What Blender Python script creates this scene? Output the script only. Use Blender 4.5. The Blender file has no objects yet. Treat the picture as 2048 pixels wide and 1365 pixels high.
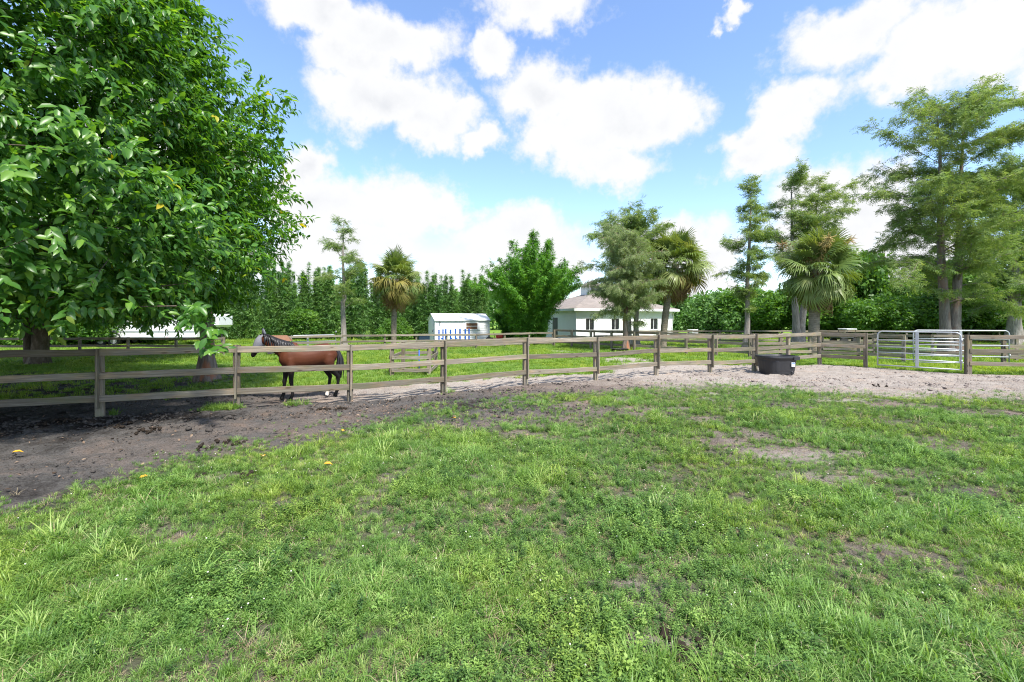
import bpy, bmesh, math, random
import numpy as np
from mathutils import Vector, Matrix

R = math.radians
random.seed(7)
rng = np.random.default_rng(11)
scene = bpy.context.scene
COL = scene.collection

# ------------------------------------------------------------------ camera
cam_d = bpy.data.cameras.new('camera'); cam = bpy.data.objects.new('camera', cam_d); COL.objects.link(cam)
cam.location = (0, 0, 2.0); cam.rotation_euler = (R(90), 0, 0)
cam_d.lens = 16.0; cam_d.sensor_width = 36.0; cam_d.shift_y = -0.0222
cam_d.clip_start = 0.05; cam_d.clip_end = 3000
scene.camera = cam

# ------------------------------------------------------------------ light
SUN_EL, SUN_H = R(57), (0.55, -0.835)          # sun stands high, behind and to the right of the camera
EXPOSURE = 1.66
sd_ = bpy.data.lights.new('sun', 'SUN'); sd_.energy = 2.55; sd_.angle = R(4.5); sd_.color = (1.0, 0.955, 0.88)
sun = bpy.data.objects.new('sun', sd_); COL.objects.link(sun)
sv = Vector((SUN_H[0]*math.cos(SUN_EL), SUN_H[1]*math.cos(SUN_EL), math.sin(SUN_EL))).normalized()
sun.rotation_euler = sv.to_track_quat('Z', 'Y').to_euler()
sun.location = sv*60
scene.view_settings.view_transform = 'Standard'; scene.view_settings.look = 'None'
scene.view_settings.exposure = EXPOSURE; scene.view_settings.gamma = 1.0
scene.view_settings.use_curve_mapping = False
scene.cycles.use_denoising = True; scene.cycles.denoising_prefilter = 'NONE'
scene.cycles.filter_width = 1.1
scene.cycles.max_bounces = 6; scene.cycles.transparent_max_bounces = 4
scene.cycles.diffuse_bounces = 3; scene.cycles.glossy_bounces = 2; scene.cycles.transmission_bounces = 3
scene.cycles.caustics_reflective = False; scene.cycles.caustics_refractive = False
scene.cycles.sample_clamp_indirect = 6.0

# ------------------------------------------------------------------ node helper
class NT:
    def __init__(s, tree): s.t = tree; s.n = tree.nodes; s.l = tree.links
    def node(s, typ, **kw):
        n = s.n.new(typ)
        for k, v in kw.items(): setattr(n, k, v)
        return n
    def put(s, sock, v):
        if isinstance(v, bpy.types.NodeSocket): s.l.new(v, sock)
        elif v is not None:
            if sock.type == 'RGBA' and len(v) == 3: v = (*v, 1)
            sock.default_value = v
    def math(s, op, a, b=None, c=None, clamp=False):
        n = s.node('ShaderNodeMath', operation=op, use_clamp=clamp)
        for i, v in enumerate((a, b, c)):
            if v is not None: s.put(n.inputs[i], v)
        return n.outputs[0]
    def vmath(s, op, a, b=None):
        n = s.node('ShaderNodeVectorMath', operation=op)
        s.put(n.inputs[0], a)
        if b is not None: s.put(n.inputs[1], b)
        return n.outputs['Value'] if op in ('LENGTH', 'DOT_PRODUCT') else n.outputs[0]
    def mix(s, f, a, b, typ='RGBA', blend='MIX'):
        n = s.node('ShaderNodeMix', data_type=typ, blend_type=blend)
        s.put(n.inputs[0], f)
        i, j, o = {'RGBA': (6, 7, 2), 'FLOAT': (2, 3, 0)}[typ]
        s.put(n.inputs[i], a); s.put(n.inputs[j], b)
        return n.outputs[o]
    def noise(s, vec, scale, detail=4, rough=0.55, dist=0.0, color=False):
        n = s.node('ShaderNodeTexNoise')
        if vec is not None: s.put(n.inputs['Vector'], vec)
        n.inputs['Scale'].default_value = scale; n.inputs['Detail'].default_value = detail
        n.inputs['Roughness'].default_value = rough; n.inputs['Distortion'].default_value = dist
        return n.outputs['Color' if color else 'Fac']
    def ss(s, v, lo, hi, a=0.0, b=1.0):
        n = s.node('ShaderNodeMapRange', interpolation_type='SMOOTHSTEP')
        s.put(n.inputs[0], v); n.inputs[1].default_value = lo; n.inputs[2].default_value = hi
        n.inputs[3].default_value = a; n.inputs[4].default_value = b
        return n.outputs[0]
    def ramp(s, v, stops):
        n = s.node('ShaderNodeValToRGB'); s.put(n.inputs[0], v)
        e = n.color_ramp.elements
        while len(e) < len(stops): e.new(0.5)
        for k, (p, c) in enumerate(stops):
            e[k].position = p; e[k].color = (*c, 1)
        return n.outputs[0]
    def comb(s, x, y, z):
        n = s.node('ShaderNodeCombineXYZ')
        for i, v in enumerate((x, y, z)): s.put(n.inputs[i], v)
        return n.outputs[0]
    def bump(s, h, strength=0.4, dist=0.02):
        n = s.node('ShaderNodeBump'); n.inputs['Strength'].default_value = strength
        n.inputs['Distance'].default_value = dist; s.put(n.inputs['Height'], h)
        return n.outputs[0]
    def attr(s, name, out='Fac'):
        return s.node('ShaderNodeAttribute', attribute_name=name).outputs[out]

# ------------------------------------------------------------------ world: sky with broken cumulus
F = 910.0; HZ = 637.0
def build_world():
    w = bpy.data.worlds.new('World'); scene.world = w; w.use_nodes = True
    t = NT(w.node_tree); t.n.clear()
    out = t.node('ShaderNodeOutputWorld'); bg = t.node('ShaderNodeBackground')
    sky = t.node('ShaderNodeTexSky', sky_type='NISHITA', sun_disc=False)
    sky.sun_elevation = SUN_EL; sky.sun_rotation = math.atan2(SUN_H[0], SUN_H[1])
    sky.altitude = 0; sky.air_density = 1.0; sky.dust_density = 0.55; sky.ozone_density = 1.6
    tc = t.node('ShaderNodeTexCoord').outputs['Generated']
    sp = t.node('ShaderNodeSeparateXYZ'); t.put(sp.inputs[0], tc)
    x, y, z = sp.outputs
    az = t.math('ARCTAN2', x, y)
    el = t.math('ARCSINE', z)
    p = t.comb(az, t.math('MULTIPLY', el, 1.25), 0.0)
    # edges torn by noise on the direction itself
    w1 = t.noise(tc, 4.5, 5, 0.6, color=True); w1 = t.vmath('SUBTRACT', w1, (0.5, 0.5, 0.5))
    sc = t.node('ShaderNodeVectorMath', operation='SCALE'); t.put(sc.inputs[0], w1); sc.inputs['Scale'].default_value = 0.24
    w2 = t.noise(tc, 15, 6, 0.62, color=True); w2 = t.vmath('SUBTRACT', w2, (0.5, 0.5, 0.5))
    sc2 = t.node('ShaderNodeVectorMath', operation='SCALE'); t.put(sc2.inputs[0], w2); sc2.inputs['Scale'].default_value = 0.085
    pw = t.vmath('ADD', p, t.vmath('ADD', sc.outputs[0], sc2.outputs[0]))
    # (px, py, half-width, half-height) of the cloud masses, turned into directions
    C = [(640, 20, 150, 45), (790, 60, 160, 60), (720, 110, 120, 40), (985, 115, 70, 45), (760, 185, 170, 70), (860, 240, 120, 50),
         (960, 285, 60, 32), (1080, 10, 130, 50), (1090, 200, 130, 70), (1230, 215, 160, 80), (1340, 215, 85, 60),
         (1240, 320, 110, 50), (1160, 270, 130, 60), (1570, 230, 100, 65), (1520, 315, 105, 40), (1500, 270, 90, 45),
         (1680, 60, 150, 75), (1820, 90, 130, 90), (1960, 60, 150, 100), (2060, 130, 90, 60), (1800, 150, 150, 60), (1470, 20, 40, 22),
         (640, 400, 170, 95), (790, 410, 150, 85), (900, 430, 80, 55), (600, 310, 70, 60), (690, 490, 170, 45), (560, 540, 120, 60), (830, 560, 140, 45), (1040, 490, 150, 85),
         (960, 570, 130, 45), (1130, 530, 70, 45), (1250, 460, 80, 60), (1370, 480, 95, 75), (1420, 540, 70, 60), (1640, 400, 120, 70), (1750, 430, 120, 90),
         (1820, 520, 180, 70), (1600, 480, 110, 60), (1430, 590, 120, 22), (1700, 580, 200, 40), (300, 300, 260, 120), (100, 500, 260, 120), (150, 80, 120, 80)]
    field = None
    for (cx, cy, hw, hh) in C:
        dx, dz = (cx-1024)/F, (HZ-cy)/F
        a0 = math.atan2(dx, 1); e0 = math.atan2(dz, math.hypot(1, dx))
        wa = .87*hw/F/(1+dx*dx); we = .87*1.25*hh/F/math.sqrt(1+dx*dx)
        d = t.vmath('SUBTRACT', pw, (a0, e0*1.25, 0))
        d = t.vmath('MULTIPLY', d, (1/wa, 1/we, 0))
        v = t.math('SUBTRACT', 1.2, t.vmath('LENGTH', d))
        if field is None: field = v
        else:
            n = t.node('ShaderNodeMath', operation='SMOOTH_MAX'); t.put(n.inputs[0], field); t.put(n.inputs[1], v); n.inputs[2].default_value = 0.2
            field = n.outputs[0]
    # the same broken cloud carries on over the rest of the sky
    gen = t.math('MULTIPLY', t.math('SUBTRACT', t.noise(pw, 3.2, 4, 0.5), 0.50), 6.0)
    out_of = t.math('MAXIMUM', t.ss(t.math('ABSOLUTE', az), 0.85, 1.05), t.ss(el, 0.60, 0.75))
    field = t.mix(out_of, field, gen, 'FLOAT')
    fine = t.math('MULTIPLY', t.math('SUBTRACT', t.noise(tc, 20, 6, 0.66), 0.5), 1.15)
    dens = t.math('ADD', field, fine)
    alpha = t.ss(dens, -0.06, 0.56)
    thick = t.ss(dens, 0.5, 1.5)
    sh = t.noise(p, 5.0, 3, 0.5)
    shade = t.math('MULTIPLY', t.ss(sh, 0.40, 0.75), thick)
    ccol = t.mix(shade, (0.318, 0.320, 0.325), (0.246, 0.254, 0.272))
    skc = t.node('ShaderNodeVectorMath', operation='SCALE'); t.put(skc.inputs[0], sky.outputs[0]); skc.inputs['Scale'].default_value = 0.098
    tint = t.mix(1.0, skc.outputs[0], (0.93, 0.975, 1.07), blend='MULTIPLY')
    up = t.ss(z, -0.02, 0.03)
    alpha = t.math('MULTIPLY', alpha, up)
    t.put(bg.inputs['Color'], t.mix(alpha, tint, ccol))
    bg.inputs['Strength'].default_value = 1.0
    t.l.new(bg.outputs[0], out.inputs[0])
    w.cycles.sampling_method = 'MANUAL'; w.cycles.sample_map_resolution = 512
build_world()

# ------------------------------------------------------------------ numpy noise
_perm = np.random.default_rng(3).random((256, 256))
def vnoise(x, y):
    xi = np.floor(x).astype(int); yi = np.floor(y).astype(int)
    fx = x-xi; fy = y-yi; fx = fx*fx*(3-2*fx); fy = fy*fy*(3-2*fy)
    g = lambda a, b: _perm[a & 255, b & 255]
    return (g(xi, yi)*(1-fx)+g(xi+1, yi)*fx)*(1-fy)+(g(xi, yi+1)*(1-fx)+g(xi+1, yi+1)*fx)*fy
def fbm(x, y, o=4):
    s = 0; a = 0.5; f = 1.0
    for k in range(o):
        s = s+a*vnoise(x*f+17.3*k, y*f+9.1*k); a *= 0.5; f *= 2.03
    return s/(1-0.5**o)
def sstep(v, a, b):
    t = np.clip((v-a)/(b-a), 0, 1); return t*t*(3-2*t)

# ------------------------------------------------------------------ layout of the near fence and the ground cover
NEAR = [(-13.1, 7.45), (-10.75, 8.4), (-8.45, 9.34), (-6.2, 10.25), (-3.97, 11.15), (-1.87, 12.4), (0.40, 13.75), (2.75, 14.95), (5.08, 16.05), (7.35, 16.9), (9.3, 17.5)]
NEARX = np.array([p[0] for p in NEAR]+[11.5, 13.4, 14.5, 16.4, 20, 32]); NEARY = np.array([p[1] for p in NEAR]+[18.9, 19.8, 18.6, 16.4, 15.6, 13])
GBX = np.array([-30, -14, -8, -5.3, -4.7, -4.0, -2.8, -1.9, 0.36, 4, 7.2, 8.2, 9.8, 13.8, 22, 40])
GBY = np.array([2, 2.4, 3.3, 4.3, 6.2, 7.2, 8.2, 10.2, 12.3, 13.4, 13.9, 12.6, 11.6, 12.1, 12.4, 12.4])
PATCH = [(0.1, 9.5, 2.3, 1.4, .62), (-1.2, 8.6, .8, .6, .5), (2.3, 9.6, 1.0, .5, .5), (4.1, 6.7, 1.3, .4, .58), (4.9, 5.9, .8, .28, .58), (5.4, 5.3, .5, .2, .72),
         (3.2, 7.3, .8, .3, .6), (0.95, 2.85, .3, .18, .75), (0.85, 3.5, .35, .1, .55), (3.3, 4.05, .5, .25, .45), (-2.55, 5.0, .35, .15, .55), (-3.1, 4.1, .4, .2, .45),
         (9.4, 7.7, 1.0, .2, .8), (11, 9.3, 1.0, .3, .6), (6.2, 10.2, .9, .3, .7), (7.2, 8.7, .7, .2, .6), (-1.6, 2.9, .25, .12, .4), (2.2, 3.1, .25, .15, .4), (1.2, 5.2, .3, .2, .4)]
def fence_y(x): return np.interp(x, NEARX, NEARY)
LANE = [(7.0, 17.4, 1.5), (6.4, 19.5, 1.5), (5.6, 22, 1.2), (4.6, 24.5, .9), (2.8, 27.5, .6), (0.8, 29.2, .4)]
def masks(x, y):
    """grass cover 0..1, paleness of the bare ground 0..1, back-lawn 0..1"""
    fy = fence_y(x); sd = y-fy
    n1 = fbm(x*.55+5, y*.55+2, 4)-.5; n2 = fbm(x*1.9, y*1.9, 3)-.5; n3 = fbm(x*.22+40, y*.22, 3)-.5
    gb = np.interp(x, GBX, GBY)
    front = sstep(gb-y+n1*3.0+n2*2.2, -1.5-.5*(x < -1), 1.9)
    pat = np.ones_like(x)
    for (px, py, rx, ry, s) in PATCH:
        d = np.hypot((x-px)/rx, (y-py)/ry)+n2*1.1
        pat = pat*(1-s*(1-sstep(d, .2, 1.35)))
    thin = 1-np.interp(y, [2, 5, 8], [.32, .45, .68])*sstep(n1*1.1+n2*1.5, .0, .42)
    front = front*pat*thin
    bw = np.interp(x, [-30, -9, -5, 3, 5, 9, 10.5, 12, 13], [3.0, 2.6, 2.0, 1.9, 2.4, 2.6, 1.2, .3, -.5])
    back = sstep(sd-bw+n1*2.2+n2*.8, -.3, .5)
    lane = np.zeros_like(x)
    for (lx, ly, lr) in LANE:
        lane = np.maximum(lane, 1-sstep(np.hypot((x-lx)/1.6, y-ly)/lr+n2*.8, .6, 1.25))
    back = back*(1-.95*lane)
    litter = sstep(-x, 7.5, 10.0)*sstep(y, 10.5, 12.0)*(1-sstep(y, 16.0, 18.5))
    back = back*(1-.72*litter)
    strip = np.exp(-((sd+.02+n2*.12)/.16)**2)*sstep(-x, 1.3, 2.3)*sstep(n1*2+n2, -.22, .15)*sstep(x, -11, -9.5)*.95
    g = np.where(sd < 0, front, back)
    g = np.maximum(g, strip)
    pale = np.interp(x, [-12, -5.5, -3.6, -1.5, 3, 6], [.16, .24, .40, .50, .70, .90])
    pale = np.where(sd > 0, np.interp(x, [-12, -6.5, -4.2, -2, 4], [.14, .30, .85, 1.1, 1.15]), pale)
    dist_f = np.interp(y, [2, 7, 9], [0, 0, 0])
    mid = np.exp(-(((x+.1)/2.6)**2+((y-10.3)/2.3)**2))*(sd < 0)
    pale = pale-.38*mid
    sandp = np.maximum.reduce([np.exp(-(((x-4.4)/1.7)**2+((y-6.3)/1.0)**2)), .7*np.exp(-(((x-9.6)/1.8)**2+((y-7.8)/.7)**2))])
    pale = np.where((y < 11) & (sd < 0), np.maximum(np.where(x > 1.5, .42, pale)*1.0, sandp*.85), pale)
    muck = np.exp(-((sd+.75+n1*.8)/.55)**2)*sstep(-x, 5.3, 6.6)
    pale = pale*(1-.8*muck)+n2*.34+n1*.30
    return np.clip(g, 0, 1), np.clip(pale, 0, 1), (sd > 0).astype(float), litter
def gz(x, y):
    k = 1-sstep(np.hypot(x, y), 14, 30)
    return (fbm(x*.35, y*.35, 3)-.5)*.14*k+(fbm(x*2.2, y*2.2, 3)-.5)*.05*k
def gz1(x, y): return float(gz(np.array([x], float), np.array([y], float))[0])

# ------------------------------------------------------------------ mesh helpers
def mesh(name, V, Fs, smooth=False, attrs=None):
    V = np.asarray(V, np.float32); me = bpy.data.meshes.new(name)
    if isinstance(Fs, np.ndarray): Fs = [Fs] if len(Fs) else []
    elif Fs and not isinstance(Fs[0], np.ndarray):
        me.from_pydata([tuple(map(float, v)) for v in V], [], [tuple(map(int, f)) for f in Fs]); Fs = None
    if Fs is not None:
        me.vertices.add(len(V)); me.vertices.foreach_set('co', V.ravel())
        if Fs:
            nl = sum(f.size for f in Fs); npoly = sum(len(f) for f in Fs)
            me.loops.add(nl); me.loops.foreach_set('vertex_index', np.concatenate([f.ravel() for f in Fs]).astype(np.int32))
            tot = np.concatenate([np.full(len(f), f.shape[1]) for f in Fs]).astype(np.int32)
            st = np.concatenate([[0], np.cumsum(tot)[:-1]]).astype(np.int32)
            me.polygons.add(npoly); me.polygons.foreach_set('loop_start', st)
            try: me.polygons.foreach_set('loop_total', tot)
            except Exception: pass
        me.update(calc_edges=True)
    if smooth and len(me.polygons): me.polygons.foreach_set('use_smooth', np.ones(len(me.polygons), bool))
    for k, v in (attrs or {}).items():
        v = np.asarray(v)
        if v.ndim == 2:
            a = me.attributes.new(k, 'FLOAT_VECTOR', 'POINT'); a.data.foreach_set('vector', v.astype(np.float32).ravel())
        elif v.dtype.kind == 'i':
            a = me.attributes.new(k, 'INT', 'POINT'); a.data.foreach_set('value', v.astype(np.int32))
        else:
            a = me.attributes.new(k, 'FLOAT', 'POINT'); a.data.foreach_set('value', v.astype(np.float32))
    return me
def obj(name, me, mat=None, parent=None, loc=None, rot=None, scale=None):
    o = bpy.data.objects.new(name, me); COL.objects.link(o)
    if me is not None and mat is not None and len(me.materials) == 0: me.materials.append(mat)
    if parent: o.parent = parent
    if loc is not None: o.location = loc
    if rot is not None: o.rotation_euler = rot
    if scale is not None: o.scale = scale
    return o
def tag(o, label, cat, group=None):
    o['label'] = label; o['category'] = cat
    if group: o['group'] = group
    return o
def thing(name, label, cat, loc=(0, 0, 0), rz=0, group=None):
    o = bpy.data.objects.new(name, None); COL.objects.link(o); o.empty_display_size = .2
    o.location = loc; o.rotation_euler = (0, 0, rz)
    return tag(o, label, cat, group)
def copy_tree(o, parent=None):
    c = o.copy(); COL.objects.link(c); c.parent = parent
    for ch in list(o.children): copy_tree(ch, c)
    return c

class MB:
    """collects shapes into one mesh"""
    def __init__(s): s.V = []; s.F = []; s.n = 0
    def add(s, V, Fs):
        V = np.asarray(V, float)
        for f in Fs: s.F.append([int(i)+s.n for i in f])
        s.V.append(V); s.n += len(V); return s
    def box(s, a, b, M=None, ch=0.0):
        (x0, y0, z0), (x1, y1, z1) = a, b
        if ch <= 0:
            V = np.array([[x, y, z] for z in (z0, z1) for (x, y) in ((x0, y0), (x1, y0), (x1, y1), (x0, y1))])
            Fs = [(3, 2, 1, 0), (4, 5, 6, 7), (0, 1, 5, 4), (1, 2, 6, 5), (2, 3, 7, 6), (3, 0, 4, 7)]
        else:
            bm = bmesh.new(); bmesh.ops.create_cube(bm, size=1)
            for v in bm.verts: v.co = Vector(((x0+x1)/2+v.co.x*(x1-x0), (y0+y1)/2+v.co.y*(y1-y0), (z0+z1)/2+v.co.z*(z1-z0)))
            bmesh.ops.bevel(bm, geom=bm.edges[:], offset=ch, segments=1, affect='EDGES')
            bm.verts.index_update(); V = np.array([v.co[:] for v in bm.verts]); Fs = [[v.index for v in f.verts] for f in bm.faces]; bm.free()
        if M is not None: V = V@np.array(M.to_3x3()).T+np.array(M.translation)
        return s.add(V, Fs)
    def tube(s, path, rad, sides=8, cap=True, flat=None):
        V, Fq, caps = tube(path, rad, sides, flat)
        s.add(V, list(Fq)+(caps if cap else [])); return s
    def mesh(s, name, smooth=False):
        return mesh(name, np.concatenate(s.V), s.F, smooth)
def tube(path, rad, sides=8, flat=None):
    P = np.asarray(path, float); n = len(P); rad = np.broadcast_to(np.asarray(rad, float), (n,)) if np.ndim(rad) < 2 else np.asarray(rad, float)
    T = np.gradient(P, axis=0) if n > 2 else np.repeat((P[1:]-P[:1]), n, 0)
    T = T/np.maximum(np.linalg.norm(T, axis=1, keepdims=True), 1e-9)
    ref = np.array([0, 0, 1.0]) if abs(T[0, 2]) < .9 else np.array([1.0, 0, 0])
    V = []
    a = np.linspace(0, 2*np.pi, sides, endpoint=False)
    u = np.cross(T[0], ref); u /= np.linalg.norm(u)
    for i in range(n):
        u = u-T[i]*np.dot(u, T[i]); u /= max(np.linalg.norm(u), 1e-9); v = np.cross(T[i], u)
        r1, r2 = (rad[i], rad[i]) if rad.ndim == 1 else rad[i]
        V.append(P[i]+np.outer(np.cos(a), u)*r1+np.outer(np.sin(a), v)*r2)
    V = np.concatenate(V); k = np.arange(sides); k2 = (k+1) % sides
    Fq = np.concatenate([np.stack([i*sides+k, i*sides+k2, (i+1)*sides+k2, (i+1)*sides+k], 1) for i in range(n-1)])
    return V, Fq, [list(range(sides))[::-1], list(range((n-1)*sides, n*sides))]
def merge(tv, tf_list, Rm, T, S=None):
    """many placed copies of a template: Rm (N,3,3) columns are the axes, T (N,3)"""
    N = len(T)
    if S is not None: Rm = Rm*np.asarray(S).reshape(N, 1, -1)
    V = np.einsum('nij,vj->nvi', Rm, tv)+T[:, None, :]
    nv = len(tv); off = (np.arange(N)*nv)[:, None, None]
    Fs = [(np.asarray(f)[None]+off).reshape(-1, np.asarray(f).shape[1]) for f in tf_list]
    return V.reshape(-1, 3), Fs
def frames(axis, normal):
    """x along axis, z close to normal"""
    X = axis/np.maximum(np.linalg.norm(axis, axis=1, keepdims=True), 1e-9)
    Y = np.cross(normal, X); Y /= np.maximum(np.linalg.norm(Y, axis=1, keepdims=True), 1e-9)
    Z = np.cross(X, Y)
    return np.stack([X, Y, Z], 2)
def unit(v): return v/np.maximum(np.linalg.norm(v, axis=-1, keepdims=True), 1e-9)

# ------------------------------------------------------------------ materials
def material(name):
    m = bpy.data.materials.new(name); m.use_nodes = True
    t = NT(m.node_tree); t.n.clear()
    out = t.node('ShaderNodeOutputMaterial'); b = t.node('ShaderNodeBsdfPrincipled')
    t.l.new(b.outputs[0], out.inputs[0]); t.out = out; t.b = b
    return m, t
def setp(t, color=None, rough=None, metal=None, spec=None, normal=None):
    b = t.b
    for k, v in (('Base Color', color), ('Roughness', rough), ('Metallic', metal), ('Specular IOR Level', spec), ('Normal', normal)):
        if v is not None: t.put(b.inputs[k], v)
def flat_mat(name, col, rough=.6, metal=0, var=.12, scale=6, spec=.4, bump=0):
    m, t = material(name)
    co = t.node('ShaderNodeTexCoord').outputs['Object']
    n = t.noise(co, scale, 6, .6)
    c = t.mix(n, tuple(max(0, x*(1-var*1.6)) for x in col), tuple(min(1, x*(1+var)) for x in col))
    setp(t, c, rough, metal, spec, t.bump(t.noise(co, scale*8, 4), bump, .01) if bump else None)
    return m
def leaf_mat(name, stops, rough=.45, trans=.35, tcol=(1.5, 1.5, .6), spec=.4, patch=None, pscale=.6):
    """leaf colour varies from leaf to leaf (rnd) and, softly, over the plant"""
    m, t = material(name)
    oi = t.node('ShaderNodeObjectInfo').outputs['Random']
    a_ = t.attr('rnd'); r = t.math('ADD', a_, t.math('MULTIPLY', t.math('LESS_THAN', a_, 1e-6), t.math('MULTIPLY', oi, .94)))
    c = t.ramp(r, stops)
    if patch:
        pos = t.node('ShaderNodeNewGeometry').outputs['Position']
        c = t.mix(t.ss(t.noise(pos, pscale, 4, .55), .42, .66), c, t.mix(1.0, c, patch, blend='MULTIPLY'))
    setp(t, c, rough, 0, spec)
    tr = t.node('ShaderNodeBsdfTranslucent'); t.put(tr.inputs[0], t.mix(1.0, c, tcol, blend='MULTIPLY'))
    mx = t.node('ShaderNodeMixShader'); mx.inputs[0].default_value = trans
    t.l.new(t.b.outputs[0], mx.inputs[1]); t.l.new(tr.outputs[0], mx.inputs[2]); t.l.new(mx.outputs[0], t.out.inputs[0])
    return m
def wood_mat(name, a, b, green=.3):
    m, t = material(name)
    co = t.node('ShaderNodeTexCoord').outputs['Object']; oi = t.node('ShaderNodeObjectInfo').outputs['Random']
    off = t.comb(t.math('MULTIPLY', oi, 37.0), t.math('MULTIPLY', oi, 91.0), t.math('MULTIPLY', oi, 53.0))
    v = t.vmath('ADD', t.vmath('MULTIPLY', co, (3.5, 40, 40)), off)
    g = t.noise(v, 1.0, 6, .65, .4)
    v2 = t.vmath('ADD', t.vmath('MULTIPLY', co, (5, 9, 9)), off)
    big = t.noise(v2, 1.0, 4, .6)
    c = t.ramp(g, [(.28, tuple(x*.62 for x in a)), (.5, a), (.75, b)])
    c = t.mix(t.ss(big, .45, .7), c, t.mix(1.0, c, (1.18, 1.04, .86), blend='MULTIPLY'))
    alg = t.math('MULTIPLY', t.ss(t.noise(v2, .6, 5, .6), .48, .66), green)
    c = t.mix(alg, c, (.16, .17, .085))
    vo = t.node('ShaderNodeTexVoronoi'); t.put(vo.inputs['Vector'], t.vmath('ADD', t.vmath('MULTIPLY', co, (4.2, 7, 7)), off)); vo.inputs['Scale'].default_value = 1.0
    knot = t.math('SUBTRACT', 1.0, t.ss(vo.outputs['Distance'], .07, .15))
    c = t.mix(t.math('MULTIPLY', knot, .75), c, (.06, .035, .022))
    tone = t.math('ADD', .68, t.math('MULTIPLY', oi, .62))
    c = t.mix(1.0, c, t.comb(tone, tone, tone), blend='MULTIPLY')
    setp(t, c, .85, 0, .2, t.bump(g, .5, .006))
    return m
M = {}
M['wood'] = wood_mat('weathered_wood', (.205, .176, .138), (.36, .318, .26), .5)
M['wood_far'] = wood_mat('weathered_wood_far', (.20, .175, .145), (.34, .305, .255), .2)
M['galv'] = flat_mat('galvanised_steel', (.43, .45, .475), .5, .3, .1, 20, .5)
M['white_wall'] = flat_mat('white_painted_wall', (.84, .845, .845), .7, 0, .05, 1.3)
M['white_trim'] = flat_mat('white_trim', (.80, .81, .81), .5, 0, .03, 2)
M['white_metal'] = flat_mat('white_painted_metal', (.80, .81, .82), .3, 0, .05, 2, .5)
M['black_plastic'] = flat_mat('black_plastic', (.028, .028, .031), .5, 0, .3, 5, .45, .1)
M['rubber'] = flat_mat('tyre_rubber', (.03, .03, .03), .8, 0, .2, 9)
M['glass'] = flat_mat('dark_window_glass', (.018, .02, .024), .12, 0, .2, 2, .6)
M['blue'] = flat_mat('blue_paint', (.012, .10, .46), .45, 0, .2, 5)
M['red'] = flat_mat('red_paint', (.55, .035, .018), .4, 0, .15, 5)
M['orange'] = flat_mat('orange_paint', (.62, .17, .02), .45, 0, .15, 5)
M['shutter'] = flat_mat('brown_shutter_boards', (.21, .105, .06), .75, 0, .25, 9)
M['navy'] = flat_mat('dark_blue_tank', (.012, .03, .06), .5, 0, .2, 5)
M['grey_dark'] = flat_mat('dark_grey_metal', (.06, .06, .065), .5, 0, .2, 6)
def shingle_mat():
    m, t = material('roof_shingles'); co = t.node('ShaderNodeTexCoord').outputs['Object']
    br = t.node('ShaderNodeTexBrick'); t.put(br.inputs['Vector'], co); br.inputs['Scale'].default_value = 3.2
    br.inputs['Color1'].default_value = (.27, .235, .21, 1); br.inputs['Color2'].default_value = (.225, .195, .175, 1); br.inputs['Mortar'].default_value = (.16, .14, .13, 1)
    br.inputs['Mortar Size'].default_value = .012
    c = t.mix(t.ss(t.noise(co, 1.1, 5), .4, .7), br.outputs[0], (.29, .25, .225))
    setp(t, c, .9, 0, .15, t.bump(t.noise(co, 20, 4), .3, .01)); return m
M['shingle'] = shingle_mat()
def bark_mat(name, a, b, sc=(14, 14, 2.2), patch=None):
    m, t = material(name); co = t.node('ShaderNodeTexCoord').outputs['Object']
    n = t.noise(t.vmath('MULTIPLY', co, sc), 1.0, 6, .65, .5)
    c = t.ramp(n, [(.25, tuple(x*.45 for x in a)), (.5, a), (.78, b)])
    if patch: c = t.mix(t.ss(t.noise(t.vmath('MULTIPLY', co, (3, 3, .9)), 1.0, 4), .5, .62), c, patch)
    setp(t, c, .9, 0, .15, t.bump(n, .9, .04)); return m
M['bark_cypress'] = bark_mat('cypress_bark', (.26, .235, .21), (.46, .43, .39))
M['bark_cypress_red'] = bark_mat('reddish_cypress_bark', (.20, .155, .125), (.36, .29, .24), (9, 9, 1.3), (.34, .15, .085))
M['bark_cypress_twin'] = bark_mat('twin_cypress_bark', (.19, .165, .145), (.34, .30, .27), (14, 14, 2.2), (.19, .135, .105))
M['bark_ficus'] = bark_mat('ficus_bark', (.12, .095, .075), (.24, .20, .165), (8, 8, 3))
M['bark_palm'] = bark_mat('palm_bark', (.22, .185, .145), (.36, .31, .25), (5, 5, 14))
M['bark_palm_dark'] = bark_mat('palm_boots', (.14, .095, .055), (.28, .19, .11), (9, 9, 6))
M['culm'] = bark_mat('bamboo_culm', (.14, .20, .05), (.30, .30, .10), (4, 4, 1.5))
M['leaf_ficus'] = leaf_mat('ficus_leaf', [(0, (.038, .12, .020)), (.35, (.064, .178, .027)), (.70, (.108, .245, .036)), (.92, (.175, .33, .047)), (.975, (.31, .41, .04)), (1.0, (.50, .38, .02))], .36, .40, (1.9, 1.8, .5), .45)
M['leaf_cypress'] = leaf_mat('cypress_foliage', [(0, (.15, .22, .07)), (.5, (.215, .295, .09)), (.85, (.285, .355, .11)), (1, (.33, .34, .14))], .6, .45, (1.4, 1.4, .7), .25, (.8, .9, .95))
M['leaf_cypress_pale'] = leaf_mat('pale_cypress_foliage', [(0, (.17, .225, .10)), (.5, (.235, .295, .13)), (.85, (.30, .35, .18)), (1, (.36, .36, .22))], .6, .45, (1.3, 1.4, .8), .25)
M['leaf_bamboo'] = leaf_mat('bamboo_leaf', [(0, (.06, .17, .026)), (.5, (.095, .25, .032)), (.85, (.15, .34, .038)), (1, (.21, .41, .045))], .5, .38, (1.6, 1.5, .5), .3)
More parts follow.
